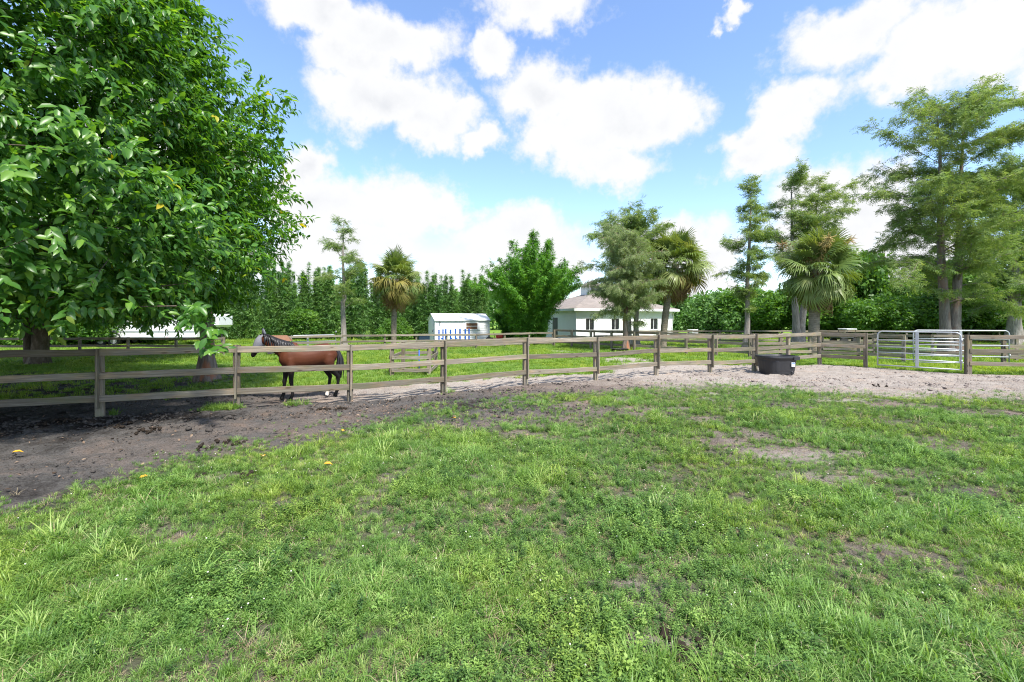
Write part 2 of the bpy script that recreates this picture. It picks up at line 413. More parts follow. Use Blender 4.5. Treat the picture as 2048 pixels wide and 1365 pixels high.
M['leaf_hedge'] = leaf_mat('bamboo_hedge_leaf', [(0, (.09, .185, .055)), (.5, (.135, .26, .07)), (.85, (.185, .33, .085)), (1, (.24, .38, .10))], .5, .34, (1.4, 1.5, .6), .3, (.8, .88, .88), .35)
M['leaf_shrub'] = leaf_mat('shrub_leaf', [(0, (.065, .155, .026)), (.5, (.11, .235, .036)), (.85, (.17, .32, .048)), (1, (.24, .38, .06))], .45, .4, (1.5, 1.4, .5), .35, (.7, .8, .8), .4)
M['frond'] = leaf_mat('palm_frond', [(0, (.12, .19, .05)), (.5, (.18, .255, .072)), (.85, (.24, .30, .095)), (1, (.29, .31, .11))], .4, .28, (1.5, 1.4, .5), .4)
M['frond_old'] = leaf_mat('old_palm_frond', [(0, (.17, .19, .045)), (.5, (.25, .22, .055)), (1, (.31, .24, .075))], .55, .25, (1.4, 1.2, .5), .3)
M['frond_dead'] = leaf_mat('dead_palm_frond', [(0, (.14, .085, .045)), (.5, (.21, .13, .07)), (1, (.28, .19, .10))], .7, .2, (1.3, 1.1, .6), .2)
M['palm_flower'] = leaf_mat('palm_flower_stalk', [(0, (.46, .40, .14)), (.5, (.52, .44, .18)), (1, (.46, .30, .15))], .7, .3, (1.2, 1.1, .8), .2)
M['grass'] = leaf_mat('pasture_grass', [(0, (.085, .175, .04)), (.35, (.15, .28, .06)), (.7, (.235, .39, .09)), (.92, (.35, .47, .16)), (1, (.46, .46, .25))], .42, .38, (1.3, 1.35, .6), .35, (1.25, 1.08, .8), .5)
M['weed'] = leaf_mat('pasture_weed', [(0, (.065, .14, .038)), (.45, (.125, .24, .055)), (.8, (.215, .36, .085)), (1, (.32, .46, .12))], .5, .33, (1.3, 1.35, .6), .3, (1.2, 1.05, .85), .5)
M['lawn'] = leaf_mat('lawn_grass', [(0, (.13, .245, .04)), (.5, (.19, .32, .058)), (.85, (.26, .38, .08)), (1, (.35, .42, .13))], .45, .42, (1.35, 1.35, .5), .3, (1.3, 1.1, .8), .3)
M['straw'] = leaf_mat('dry_straw', [(0, (.24, .18, .10)), (.5, (.34, .27, .16)), (1, (.44, .38, .26))], .7, .15, (1, 1, 1), .2)
M['flower'] = flat_mat('white_clover_flower', (.72, .70, .58), .7)
M['litter'] = leaf_mat('fallen_leaf_litter', [(0, (.06, .04, .027)), (.4, (.125, .082, .055)), (.8, (.21, .145, .10)), (1, (.34, .25, .17))], .7, .08, (1, 1, 1), .25)
M['leaf_yellow'] = flat_mat('yellow_fallen_leaf', (.62, .34, .03), .5, 0, .2, 8)
M['clod'] = flat_mat('soil_clod', (.085, .075, .067), .95, 0, .45, 4, .1, .5)
M['clod_sand'] = flat_mat('sandy_clod', (.27, .225, .20), .95, 0, .4, 4, .1, .5)
M['muck'] = flat_mat('manure', (.035, .026, .019), .95, 0, .4, 9, .15, .8)

# ------------------------------------------------------------------ ground
def ground():
    xs = np.concatenate([-np.geomspace(1200, 24, 40), np.arange(-23.9, -16, .25), np.arange(-16, 17, .09), np.arange(17, 24, .25), np.geomspace(24, 1200, 40)])
    ys = np.concatenate([-np.geomspace(400, 1, 20), np.arange(-.5, 1.9, .4), np.arange(2, 20, .085), np.arange(20, 34, .25), np.geomspace(34, 1400, 40)])
    X, Y = np.meshgrid(xs, ys); x = X.ravel(); y = Y.ravel()
    g, pale, back, lit = masks(x, y)
    bare = (1-g)*(1-sstep(np.hypot(x, y), 16, 30))
    z = gz(x, y)+((fbm(x*6, y*6, 4)-.5)*.11+(fbm(x*2.7+8, y*2.7, 2)-.5)*.06)*bare-.015*bare
    nx = len(xs); i = np.arange(len(x)).reshape(len(ys), nx)
    Fq = np.stack([i[:-1, :-1], i[:-1, 1:], i[1:, 1:], i[1:, :-1]], -1).reshape(-1, 4)
    me = mesh('ground', np.stack([x, y, z], 1), Fq, True, {'grass': g, 'pale': pale, 'back': back, 'lit': lit})
    m, t = material('paddock_ground')
    pos = t.node('ShaderNodeNewGeometry').outputs['Position']
    ga, pa, ba = t.attr('grass'), t.attr('pale'), t.attr('back')
    n1 = t.noise(pos, 5.5, 8, .68); n2 = t.noise(pos, 28, 6, .65); n3 = t.noise(pos, 1.3, 5, .6)
    pv = t.math('ADD', pa, t.math('MULTIPLY', t.math('SUBTRACT', n1, .5), .55))
    n4 = t.noise(pos, 75, 4, .7); soil = t.ramp(pv, [(.0, (.022, .018, .016)), (.22, (.112, .106, .100)), (.48, (.19, .153, .130)), (.75, (.31, .266, .228)), (1.0, (.40, .355, .312))])
    soil = t.mix(t.math('MULTIPLY', t.ss(n4, .46, .66), .55), soil, t.mix(1.0, soil, (.50, .47, .45), blend='MULTIPLY'))
    soil = t.mix(t.math('MULTIPLY', t.ss(n2, .50, .66), .65), soil, t.mix(1.0, soil, (.42, .38, .35), blend='MULTIPLY'))
    soil = t.mix(t.math('MULTIPLY', t.ss(n3, .52, .7), .4), soil, t.mix(1.0, soil, (1.12, .88, .68), blend='MULTIPLY'))
    gc = t.ramp(n2, [(.3, (.028, .045, .014)), (.55, (.05, .08, .022)), (.75, (.10, .115, .045))])
    gl = t.ramp(t.noise(pos, 9, 6, .7), [(.3, (.10, .18, .028)), (.55, (.17, .28, .04)), (.75, (.27, .34, .08))])
    gcol = t.mix(ba, t.mix(.35, gc, soil), gl)
    gm = t.ss(t.math('ADD', ga, t.math('MULTIPLY', t.math('SUBTRACT', n2, .5), .5)), .3, .75)
    setp(t, t.mix(gm, soil, gcol), .95, 0, .12, t.bump(t.math('ADD', n1, t.math('ADD', t.math('MULTIPLY', n2, .6), t.math('MULTIPLY', n4, .3))), 1.0, .06))
    o = obj('ground', me, m); o['kind'] = 'structure'
ground()

# ------------------------------------------------------------------ scattered cover (geometry nodes)
def scatter(name, label, pts, templates, mats, idx, rot, scl, nrm=None, kind='stuff'):
    tc = bpy.data.collections.new(name+'_templates')
    for k, (tv, tf) in enumerate(templates):
        me = mesh('%s_piece' % name, tv, tf, True); mm = mats[k] if isinstance(mats, list) else mats; me.materials.append(mm)
        tc.objects.link(bpy.data.objects.new('%s_piece_%02d' % (name, k), me))
    me = mesh(name, pts, [], False, {'idx': idx.astype(int), 'rot': rot, 'scl': scl})
    o = obj(name, me); o['kind'] = kind; o['label'] = label
    ng = bpy.data.node_groups.new(name, 'GeometryNodeTree')
    ng.interface.new_socket('Geometry', in_out='INPUT', socket_type='NodeSocketGeometry')
    ng.interface.new_socket('Geometry', in_out='OUTPUT', socket_type='NodeSocketGeometry')
    N = ng.nodes; L = ng.links
    gi = N.new('NodeGroupInput'); go = N.new('NodeGroupOutput')
    ci = N.new('GeometryNodeCollectionInfo'); ci.inputs['Collection'].default_value = tc
    ci.inputs['Separate Children'].default_value = True; ci.inputs['Reset Children'].default_value = True
    ip = N.new('GeometryNodeInstanceOnPoints'); ip.inputs['Pick Instance'].default_value = True
    def at(nm, ty):
        a = N.new('GeometryNodeInputNamedAttribute'); a.data_type = ty; a.inputs[0].default_value = nm
        return [s for s in a.outputs if s.enabled and s.name == 'Attribute'][0]
    mp = N.new('GeometryNodeMeshToPoints')
    L.new(gi.outputs[0], mp.inputs[0]); L.new(mp.outputs[0], ip.inputs['Points']); L.new(ci.outputs[0], ip.inputs['Instance'])
    L.new(at('idx', 'INT'), ip.inputs['Instance Index']); L.new(at('scl', 'FLOAT'), ip.inputs['Scale'])
    er = N.new('FunctionNodeEulerToRotation'); L.new(at('rot', 'FLOAT_VECTOR'), er.inputs[0]); L.new(er.outputs[0], ip.inputs['Rotation'])
    L.new(ip.outputs[0], go.inputs[0])
    md = o.modifiers.new('scatter', 'NODES'); md.node_group = ng
    return o

def blade_tuft(n, hmin, hmax, spread, width, lean, r):
    V = []; Q = []; Tt = []
    for k in range(n):
        a = r.uniform(0, 2*np.pi); rr = spread*math.sqrt(r.random()); b = np.array([math.cos(a)*rr, math.sin(a)*rr, -.01])
        a2 = a+r.normal(0, .9); d = np.array([math.cos(a2), math.sin(a2), 0]); h = r.uniform(hmin, hmax); ln = lean*r.uniform(.3, 1.3)*h
        s = np.array([-d[1], d[0], 0])*width*r.uniform(.7, 1.3)
        p0 = b; p1 = b+d*ln*.25+np.array([0, 0, h*.5]); p2 = b+d*ln*.75+np.array([0, 0, h*.88]); p3 = b+d*ln*1.35+np.array([0, 0, h*(1-.25*lean)])
        i = len(V); V += [p0-s, p0+s, p1-s*.9, p1+s*.9, p2-s*.6, p2+s*.6, p3]
        Q += [[i, i+1, i+3, i+2], [i+2, i+3, i+5, i+4]]; Tt += [[i+4, i+5, i+6]]
    return np.array(V), [np.array(Q), np.array(Tt)]
def weed_tuft(stems, h0, h1, leaf, r, spread=.05):
    V = []; Q = []; Tt = []
    for s in range(stems):
        a = r.uniform(0, 6.28); lean = r.uniform(.1, .8); h = r.uniform(h0, h1); b = np.array([r.normal(0, spread), r.normal(0, spread), 0])
        d = np.array([math.cos(a)*lean, math.sin(a)*lean, 1.0]); d /= np.linalg.norm(d)
        q = np.cross(d, [0.3, .5, .1]); q /= np.linalg.norm(q); i = len(V)
        V += [b-q*.0015, b+q*.0015, b+d*h]; Tt += [[i, i+1, i+2]]
        nl = int(h/.011)
        for k in range(nl):
            f = (k+1)/nl; p = b+d*h*f; aa = k*2.4+a; el = r.uniform(.1, .9); L = leaf*r.uniform(.6, 1.25)*(1.1-.35*f)
            ld = np.array([math.cos(aa)*math.cos(el), math.sin(aa)*math.cos(el), math.sin(el)*.8]); sd = np.array([-math.sin(aa), math.cos(aa), r.normal(0, .2)])*L*.24
            i = len(V); V += [p, p+ld*L*.5+sd+[0, 0, L*.05], p+ld*L-np.array([0, 0, L*.15]), p+ld*L*.5-sd+[0, 0, L*.05]]
            Q += [[i, i+1, i+2, i+3]]
    return np.array(V), [np.array(Q), np.array(Tt)]
def lump(r, sub=1, flat=.6):
    bm = bmesh.new(); bmesh.ops.create_icosphere(bm, subdivisions=sub, radius=1)
    for v in bm.verts: v.co *= r.uniform(.7, 1.25); v.co.z *= flat
    bm.verts.index_update(); V = np.array([v.co[:] for v in bm.verts]); Fs = np.array([[v.index for v in f.verts] for f in bm.faces]); bm.free()
    return V, [Fs]
def jitter_points(x0, x1, y0, y1, dens, fov=1.22, pad=1.0):
    n = int((x1-x0)*(y1-y0)*dens); x = rng.uniform(x0, x1, n); y = rng.uniform(y0, y1, n)
    k = np.abs(x) < y*fov+pad
    return x[k], y[k]

def pasture():
    r = np.random.default_rng(5)
    T = [blade_tuft(26, .05, .13, .05, .0032, .8, r), blade_tuft(22, .08, .20, .045, .0036, 1.0, r), blade_tuft(34, .03, .09, .07, .003, .7, r), blade_tuft(16, .12, .27, .035, .0042, 1.1, r),
         weed_tuft(7, .05, .12, .034, r), weed_tuft(9, .04, .10, .028, r, .06), weed_tuft(6, .07, .16, .040, r), weed_tuft(12, .03, .07, .025, r, .07), blade_tuft(14, .05, .14, .06, .0028, 1.2, r), blade_tuft(30, .012, .03, .09, .003, 3.5, r)]
    mats = [M['grass']]*4+[M['weed']]*4+[M['straw']]*2
    P = []; I = []; S = []
    for (y0, y1, dens, sc) in ((1.6, 4.2, 900, .80), (4.2, 7.5, 520, .90), (7.5, 15.0, 250, 1.05)):
        w = y1*1.2+1
        x, y = jitter_points(-w, w, y0, y1, dens)
        g, pale, back, lit = masks(x, y)
        k = (rng.random(len(x)) < np.maximum(g**1.15, .05*(g > .02))) & (y < fence_y(x)); x, y, g = x[k], y[k], g[k]
        nz = fbm(x*1.5, y*1.5, 3); wz = fbm(x*.9+30, y*.9+11, 3)
        u = rng.random(len(x)); weed = u < np.clip((wz-.5)*3.0+.60+.04*(x-1)*np.interp(y, [2, 7], [1, 1.5]), .22, .93)
        id_ = np.where(weed, rng.integers(4, 8, len(x)), np.where(rng.random(len(x)) < np.clip((nz-.52)*3.5, .03, .6)*np.interp(x, [-4, 2, 5], [1, .8, .3]), rng.choice([1, 0, 1, 1, 3], len(x)), rng.choice([0, 2, 2], len(x))))
        id_ = np.where(rng.random(len(x)) < .02, 8, id_); id_ = np.where(rng.random(len(x)) < np.clip(.20-.12*g+.5*(fbm(x*1.2+70, y*1.2, 2)-.55), .03, .4), 9, id_)
        far = np.interp(y, [2, 6, 12], [1, .9, .72])
        S.append(sc*rng.uniform(.6, 1.25, len(x))*(.50+.45*g)*(.40+1.05*nz)*far); I.append(id_); P.append(np.stack([x, y, gz(x, y)], 1))
    # tufts along the foot of the near fence
    n = 2600; x = rng.uniform(-9.6, -1.6, n); y = fence_y(x)+rng.normal(-.02, .13, n); g, *_ = masks(x, y); k = rng.random(n) < g
    x, y = x[k], y[k]; P.append(np.stack([x, y, gz(x, y)], 1)); I.append(rng.integers(0, 3, len(x))); S.append(rng.uniform(.6, 1.1, len(x)))
    P = np.concatenate(P); I = np.concatenate(I); S = np.concatenate(S)
    rot = np.stack([rng.normal(0, .14, len(P)), rng.normal(0, .14, len(P)), rng.uniform(0, 6.28, len(P))], 1)
    scatter('pasture_grass', 'patchy green pasture grass and weeds in the foreground paddock', P, T, mats, I, rot, S)
    # clover flowers
    fr = np.random.default_rng(8); fv = MB(); lv, lf = lump(fr, 1, .9); fv.add(lv*.0065+np.array([.01, 0, .085]), lf[0]); me = fv.mesh('f')
    x, y = jitter_points(-8, 8, 2.0, 7.0, 11); g, *_ = masks(x, y); k = (rng.random(len(x)) < g*.6) & (fbm(x*.8, y*.8, 2) > .45) & (y < fence_y(x)); x, y = x[k], y[k]
    scatter('clover_flowers', 'tiny white clover flower heads dotted through the pasture grass', np.stack([x, y, gz(x, y)], 1), [(np.concatenate(fv.V), [np.array(fv.F)])],
            M['flower'], np.zeros(len(x), int), np.stack([rng.normal(0, .2, len(x)), rng.normal(0, .2, len(x)), rng.uniform(0, 6.3, len(x))], 1), rng.uniform(.7, 1.2, len(x)))
pasture()

def back_lawn():
    r = np.random.default_rng(6)
    T = [blade_tuft(40, .05, .12, .13, .0055, .7, r), blade_tuft(34, .04, .10, .14, .006, .8, r), blade_tuft(30, .08, .17, .11, .006, .9, r)]
    P = []; S = []
    for (y0, y1, dens, sc) in ((9, 20, 42, 1.0), (20, 33, 20, 1.35), (33, 52, 6, 2.0)):
        w = y1*1.2+2
        x, y = jitter_points(-w, w, y0, y1, dens); g, *_ = masks(x, y)
        k = (rng.random(len(x)) < g) & (y > fence_y(x)+.02); x, y = x[k], y[k]
        P.append(np.stack([x, y, gz(x, y)], 1)); S.append(sc*rng.uniform(.6, 1.2, len(x))*(.7+.5*fbm(x*.6, y*.6, 2)))
    P = np.concatenate(P); S = np.concatenate(S)
    scatter('lawn_grass', 'bright green lawn grass beyond the wooden fence', P, T, M['lawn'], rng.integers(0, 3, len(P)), np.stack([rng.normal(0, .1, len(P)), rng.normal(0, .1, len(P)), rng.uniform(0, 6.28, len(P))], 1), S)
back_lawn()

def bare_ground_bits():
    r = np.random.default_rng(9)
    T = [lump(r, 1, .6) for _ in range(4)]+[lump(r, 1, .35) for _ in range(2)]
    x, y = jitter_points(-22, 24, 2.5, 21, 260, 1.2); g, pale, back, lit = masks(x, y)
    n = fbm(x*1.4, y*1.4, 3); d = np.where((y < fence_y(x)), .9, .5)*np.where(pale > .7, .38, 1)
    k = rng.random(len(x)) < (1-g)*d*np.clip((n-.35)*2.6, 0, 1); x, y, pale = x[k], y[k], pale[k]
    s = .0075*np.exp(rng.normal(0, .6, len(x)))*(1+.8*(y > 8))
    for nm, lab, kk, mt in (('soil_clods', 'dark trampled soil clods scattered over the bare earth', pale < .6, 'clod'), ('sand_clods', 'sandy clods and hoof marks over the pale sandy ground', pale >= .6, 'clod_sand')):
        a, b, c = x[kk], y[kk], s[kk]
        scatter(nm, lab, np.stack([a, b, gz(a, b)-.004], 1), T, M[mt], rng.integers(0, 6, len(a)), np.stack([rng.normal(0, .3, len(a)), rng.normal(0, .3, len(a)), rng.uniform(0, 6.28, len(a))], 1), c)
    # leaf litter under the trees
    lt = np.array([[0, 0, 0], [.45, .22, .1], [1, 0, .05], [.45, -.22, .12]]); lf = [np.array([[0, 1, 2], [0, 2, 3]])]
    lt2 = np.array([[0, 0, 0], [.4, .26, .16], [.9, .05, .0], [.5, -.2, .02]])
    x, y = jitter_points(-24, 3, 4.5, 19, 190, 1.2); g, pale, back, lit = masks(x, y)
    p = np.where(y > fence_y(x), lit*.95+.10*sstep(-x, 2, 7), np.exp(-(((x+2.6)/2.4)**2+((y-9.6)/1.7)**2))*.55+.10*sstep(-x, 3, 5))
    k = rng.random(len(x)) < p*(1-.5*g)*np.clip(fbm(x*1.1, y*1.1, 3)*2-.4, 0.05, 1); x, y = x[k], y[k]
    scatter('leaf_litter', 'brown fallen leaf litter under the trees along the fence', np.stack([x, y, gz(x, y)+.006], 1), [(lt, lf), (lt2, lf)], M['litter'], rng.integers(0, 2, len(x)),
            np.stack([rng.normal(0, .35, len(x)), rng.normal(0, .35, len(x)), rng.uniform(0, 6.28, len(x))], 1), rng.uniform(.03, .085, len(x)))
bare_ground_bits()
#@@PART2
# ------------------------------------------------------------------ fences
def beam_mesh(w, t_, seg, r, jit=.004, ch=.006):
    """unit-length sawn board along x, w high (z), t_ thick (y)"""
    hw, ht = w/2, t_/2; prof = [(-ht+ch, -hw), (ht-ch, -hw), (ht, -hw+ch), (ht, hw-ch), (ht-ch, hw), (-ht+ch, hw), (-ht, hw-ch), (-ht, -hw+ch)]
    V = []; Fs = []
    for i in range(seg+1):
        dy, dz = (r.normal(0, jit, 2)*[1.5, 1.6] if 0 < i < seg else (0, 0)); k = 1+r.normal(0, .03)
        V += [(i/seg, a+dy, b*k+dz) for a, b in prof]
    for i in range(seg):
        for j in range(8):
            a = i*8+j; b = i*8+(j+1) % 8; Fs.append((a, b, b+8, a+8))
    Fs += [tuple(range(7, -1, -1)), tuple(range(seg*8, seg*8+8))]
    return mesh('board', V, Fs)
_fr = np.random.default_rng(21)
RAILS = [beam_mesh(.14, .042, 6, _fr) for _ in range(5)]
RAILS_S = [beam_mesh(.12, .04, 3, _fr) for _ in range(3)]
BATTEN = [beam_mesh(.155, .036, 3, _fr, .002) for _ in range(3)]
POST = [beam_mesh(.135, .125, 3, _fr, .003, .012) for _ in range(4)]
POST_S = [beam_mesh(.11, .11, 2, _fr, .003, .012) for _ in range(3)]
def fence(label, pts, H=1.39, zs=(1.325, .84, .375), front=-1, batten=True, mat='wood', small=False, group='wooden paddock fences', joined=True, postw=1.0, end_rails=True):
    root = thing('plank_fence', label, 'fence', (pts[0][0], pts[0][1], 0), 0, group)
    m = M[mat]; ox, oy = pts[0]; n = len(pts); rr = random
    for i, (x, y) in enumerate(pts):
        a = pts[max(i-1, 0)]; b = pts[min(i+1, n-1)]
        ang = math.atan2(b[1]-a[1], b[0]-a[0]); nx, ny = math.sin(ang)*-front, -math.cos(ang)*-front
        z0 = gz1(x, y); h = H+rr.uniform(-.02, .02)
        ps = rr.choice(POST_S if small else POST)
        # post: the board stands on end
        q = Matrix.Rotation(ang, 4, 'Z') @ Matrix.Rotation(-math.pi/2, 4, 'Y')
        p = obj('post', ps, m, root); p.matrix_local = Matrix.Translation((x-ox, y-oy, z0-.12)) @ Matrix.Rotation(rr.gauss(0, .010), 4, 'X') @ q @ Matrix.Diagonal((h+.12, postw, postw, 1))
        if batten:
            off = .0625+.042+.018
            bz = .20+rr.uniform(-.04, .05)
            p = obj('batten', rr.choice(BATTEN), m, root)
            p.matrix_local = Matrix.Translation((x-ox+nx*off, y-oy+ny*off, z0+bz)) @ Matrix.Rotation(ang, 4, 'Z') @ Matrix.Rotation(rr.gauss(0, .006), 4, 'Y') @ Matrix.Rotation(-math.pi/2, 4, 'Y') @ Matrix.Rotation(math.pi/2, 4, 'X') @ Matrix.Diagonal((h-bz+.012, 1, 1, 1))
        if i < n-1:
            x2, y2 = pts[i+1]; L = math.hypot(x2-x, y2-y); an = math.atan2(y2-y, x2-x); mx, my = math.sin(an)*-front, -math.cos(an)*-front
            off = (.055 if small else .0625)+.0225; z1 = gz1(x2, y2)
            for zz in zs:
                za = z0+zz+rr.uniform(-.012, .012); zb = z1+zz+rr.uniform(-.012, .012)
                p = obj('rail', rr.choice(RAILS_S if small else RAILS), m, root)
                p.matrix_local = Matrix.Translation((x-ox+mx*off, y-oy+my*off, za)) @ Matrix.Rotation(an, 4, 'Z') @ Matrix.Rotation(-math.atan2(zb-za, L), 4, 'Y') @ Matrix.Diagonal((L-.004, 1, 1, 1))
    return root
def span(a, b, n): return [(a[0]+(b[0]-a[0])*i/n, a[1]+(b[1]-a[1])*i/n) for i in range(n+1)]
fence('weathered three-rail plank fence crossing the foreground in front of the bay horse', NEAR)
fence('short weathered plank fence behind the black water tub, running up to the near gate', [(9.42, 17.62), (11.5, 18.95), (13.35, 19.75), (14.45, 18.6)], batten=False)
fence('weathered plank fence at the right edge beside the near metal gate', [(16.38, 16.35), (18.6, 15.9), (20.9, 15.5)], batten=False, postw=1.25)
fence('plank fence across the lane, running from behind the tub back towards the white house', span((11.7, 22.4), (3.0, 32.4), 8), H=1.2, zs=(1.14, .74, .34), batten=False, mat='wood_far')
fence('plank fence on the far side of the lane, ending at the rear metal gate', span((11.7, 22.4), (14.9, 22.7), 2)+[(16.3, 21.4), (17.3, 20.1)], H=1.25, zs=(1.18, .76, .34), batten=False, mat='wood_far')
fence('plank fence at the right edge behind the rear metal gate', [(20.85, 19.3), (23.5, 18.6), (26.2, 17.9)], H=1.3, zs=(1.23, .80, .36), batten=False, mat='wood_far')
fence('low plank fence in front of the white shed and blue poles', [(-12.7, 25.2), (-10.2, 27.3)]+span((-7.8, 27.9), (-2.3, 29.2), 3)[0:]+[(-.5, 30.6), (1.2, 31.9), (2.9, 32.5)], H=1.02, zs=(.955, .60, .26), batten=False, mat='wood_far', small=True)
fence('low plank fence far left in front of the white horse trailer', span((-30, 23.6), (-15.2, 24.0), 6), H=1.0, zs=(.93, .56, .24), batten=False, mat='wood_far', small=True)
fence('long distant plank fence in front of the dark trees at right', span((6.5, 36.0), (44, 36.5), 15), H=1.05, zs=(.98, .60, .26), batten=False, mat='wood_far', small=True)
fence('plank fence of the small inner paddock between the fan palm and the twin cypress', [(17.2, 25.2), (19.3, 24.3), (20.6, 22.3), (23.6, 21.3), (26.5, 20.4)], H=1.2, zs=(1.13, .72, .32), batten=False, mat='wood_far', small=True)
def pen():
    root = thing('hydrant_guard', 'small square wooden guard of posts and rails around the blue hydrant pipe', 'guard rail', (-3.6, 16.6, 0))
    q = [(-4.15, 15.75), (-2.9, 15.9), (-3.0, 17.9), (-4.25, 17.8)]; m = M['wood']
    for i, (x, y) in enumerate(q):
        p = obj('post', POST[i], m, root); p.matrix_local = Matrix.Translation((x+3.6, y-16.6, -.1)) @ Matrix.Rotation(-math.pi/2, 4, 'Y') @ Matrix.Diagonal((1.18, 1, 1, 1))
        x2, y2 = q[(i+1) % 4]; an = math.atan2(y2-y, x2-x); L = math.hypot(x2-x, y2-y)
        for zz in (1.0, .64, .20):
            p = obj('rail', RAILS_S[i % 3], m, root); p.matrix_local = Matrix.Translation((x+3.6+math.sin(an)*.086, y-16.6-math.cos(an)*.086, zz)) @ Matrix.Rotation(an, 4, 'Z') @ Matrix.Diagonal((L, 1, 1, 1))
    h = thing('water_hydrant', 'thin blue upright water hydrant pipe inside the small wooden guard', 'hydrant', (-3.45, 16.9, 0))
    obj('pipe', MB().tube([[0, 0, -.1], [0, 0, .85]], .022, 8).mesh('pipe', True), M['blue'], h)
    hd = MB().tube([[0, 0, .85], [0, 0, .96]], [.04, .035], 8); hd.tube([[0, 0, .9], [.09, 0, .9], [.11, 0, .84]], .018, 6); obj('head', hd.mesh('head', True), M['blue'], h)
    obj('handle', MB().box((-.22, -.012, .965), (.05, .012, .985)).mesh('handle'), M['grey_dark'], h)
pen()

# ------------------------------------------------------------------ tube gates
def arc_gate(label, p0, p1, z0=.14, zt=1.48, cols=(.0, .20, .37, .53, .72), brace=.5, group='galvanised tube gates'):
    L = math.hypot(p1[0]-p0[0], p1[1]-p0[1]); an = math.atan2(p1[1]-p0[1], p1[0]-p0[0])
    g = thing('tube_gate', label, 'gate', (*p0, 0), an, group); m = M['galv']; r = .026; c = .16
    path = [[0, 0, z0-.02], [0, 0, zt-c]]+[[c-c*math.cos(a), 0, zt-c+c*math.sin(a)] for a in np.linspace(.3, math.pi/2, 5)]
    path += [[L-c+c*math.sin(a), 0, zt-c+c*math.cos(a)] for a in np.linspace(0, math.pi/2-.3, 5)]+[[L, 0, zt-c], [L, 0, z0-.02]]
    obj('frame', MB().tube(path, r, 8).mesh('frame', True), m, g)
    H = zt-z0
    for f in cols:
        z = z0+f*H*1.03; obj('rail', MB().tube([[0, 0, z], [L*.5, 0, z], [L, 0, z]], .023, 8).mesh('rail', True), m, g)
    obj('brace', MB().box((L*brace-.05, -.034, z0-.01), (L*brace+.05, -.022, zt-.02), ch=.004).mesh('brace'), m, g)
    for z in (.45, 1.2):
        obj('hinge', MB().tube([[L+.02, 0, z-.05], [L+.02, 0, z+.05]], .03, 8).mesh('hinge', True), m, g)
    obj('latch_chain', MB().tube([[-.01, 0, 1.05], [-.03, -.03, .98], [-.02, -.03, .90]], .008, 5).mesh('latch_chain', True), m, g)
    return g
arc_gate('near galvanised tube gate between the tub fence and the thick right-hand post', (14.62, 18.2), (16.2, 16.42))
arc_gate('rear galvanised tube gate across the lane, partly hidden behind the near gate', (17.42, 19.75), (20.7, 18.95), z0=.1)
arc_gate('small distant galvanised gate seen just above the back of the bay horse', (-12.4, 25.6), (-10.5, 27.1), z0=.1, zt=1.02, cols=(0, .3, .6), brace=.35)

# ------------------------------------------------------------------ stock tank
def tub():
    g = thing('stock_tank', 'black oval plastic water tub on the sand at the fence corner', 'water tub', (9.72, 16.72, gz1(9.72, 16.72)), R(12)); g.scale = (.96, 1, 1.1); m = M['black_plastic']
    def ring(a, b, z, n=48, rib=0.0):
        out = []
        for k in range(n):
            t = 2*math.pi*k/n; e = .62; cx = math.copysign(abs(math.cos(t))**e, math.cos(t)); sy = math.copysign(abs(math.sin(t))**e, math.sin(t))
            f = 1+(rib if (k % 8) in (0, 1) else 0)
            out.append((a*cx*f, b*sy*f, z))
        return out
    sec = [ring(.56, .42, 0), ring(.575, .43, .10), ring(.578, .434, .105, rib=.022), ring(.63, .475, .44, rib=.022), ring(.635, .48, .46), ring(.66, .50, .52), ring(.69, .53, .525), ring(.70, .54, .56), ring(.69, .53, .60), ring(.655, .495, .60), ring(.63, .47, .55), ring(.54, .40, .04)]
    V = [v for s in sec for v in s]; n = 48; Fs = [(i*n+k, i*n+(k+1) % n, (i+1)*n+(k+1) % n, (i+1)*n+k) for i in range(len(sec)-1) for k in range(n)]
    Fs += [tuple(range(n))[::-1], tuple(range((len(sec)-1)*n, len(sec)*n))[::1]]
    obj('shell', mesh('shell', V, Fs), m, g)
    wm, t = material('tub_water'); setp(t, (.012, .02, .022), .05, 0, .5)
    obj('water', mesh('water', ring(.59, .45, .46), [tuple(range(48))]), wm, g)
    lab = thing_part = obj('label_sticker', MB().box((.19, -.497, .26), (.34, -.470, .40)).mesh('label_sticker'), M['white_trim'], g)
    lm = flat_mat('label_print', (.10, .22, .42), .5)
    obj('label_band', MB().box((.205, -.501, .345), (.325, -.4975, .375)).mesh('label_band'), lm, lab)
    obj('label_band', MB().box((.205, -.501, .285), (.29, -.4975, .30)).mesh('label_band'), lm, lab)
    obj('drain_plug', MB().tube([[.27, -.41, .07], [.27, -.445, .07]], .035, 10).mesh('drain_plug', True), m, g)
    obj('rim_clip', MB().box((.24, -.56, .47), (.50, -.515, .585), ch=.01).mesh('rim_clip'), m, g)
tub()
def pan():
    g = thing('feed_pan', 'low black rubber feed pan on the grass at the foot of the pale cypress', 'feed pan', (6.35, 26.8, 0)); V = []; n = 24
    for (r, z) in ((.42, 0), (.50, .2), (.53, .21), (.49, .2), (.40, .03)): V += [(r*math.cos(6.2832*k/n), r*math.sin(6.2832*k/n), z) for k in range(n)]
    Fs = [(i*n+k, i*n+(k+1) % n, (i+1)*n+(k+1) % n, (i+1)*n+k) for i in range(4) for k in range(n)]+[tuple(range(n))[::-1], tuple(range(4*n, 5*n))]
    obj('bowl', mesh('bowl', V, Fs, True), M['black_plastic'], g)
pan()

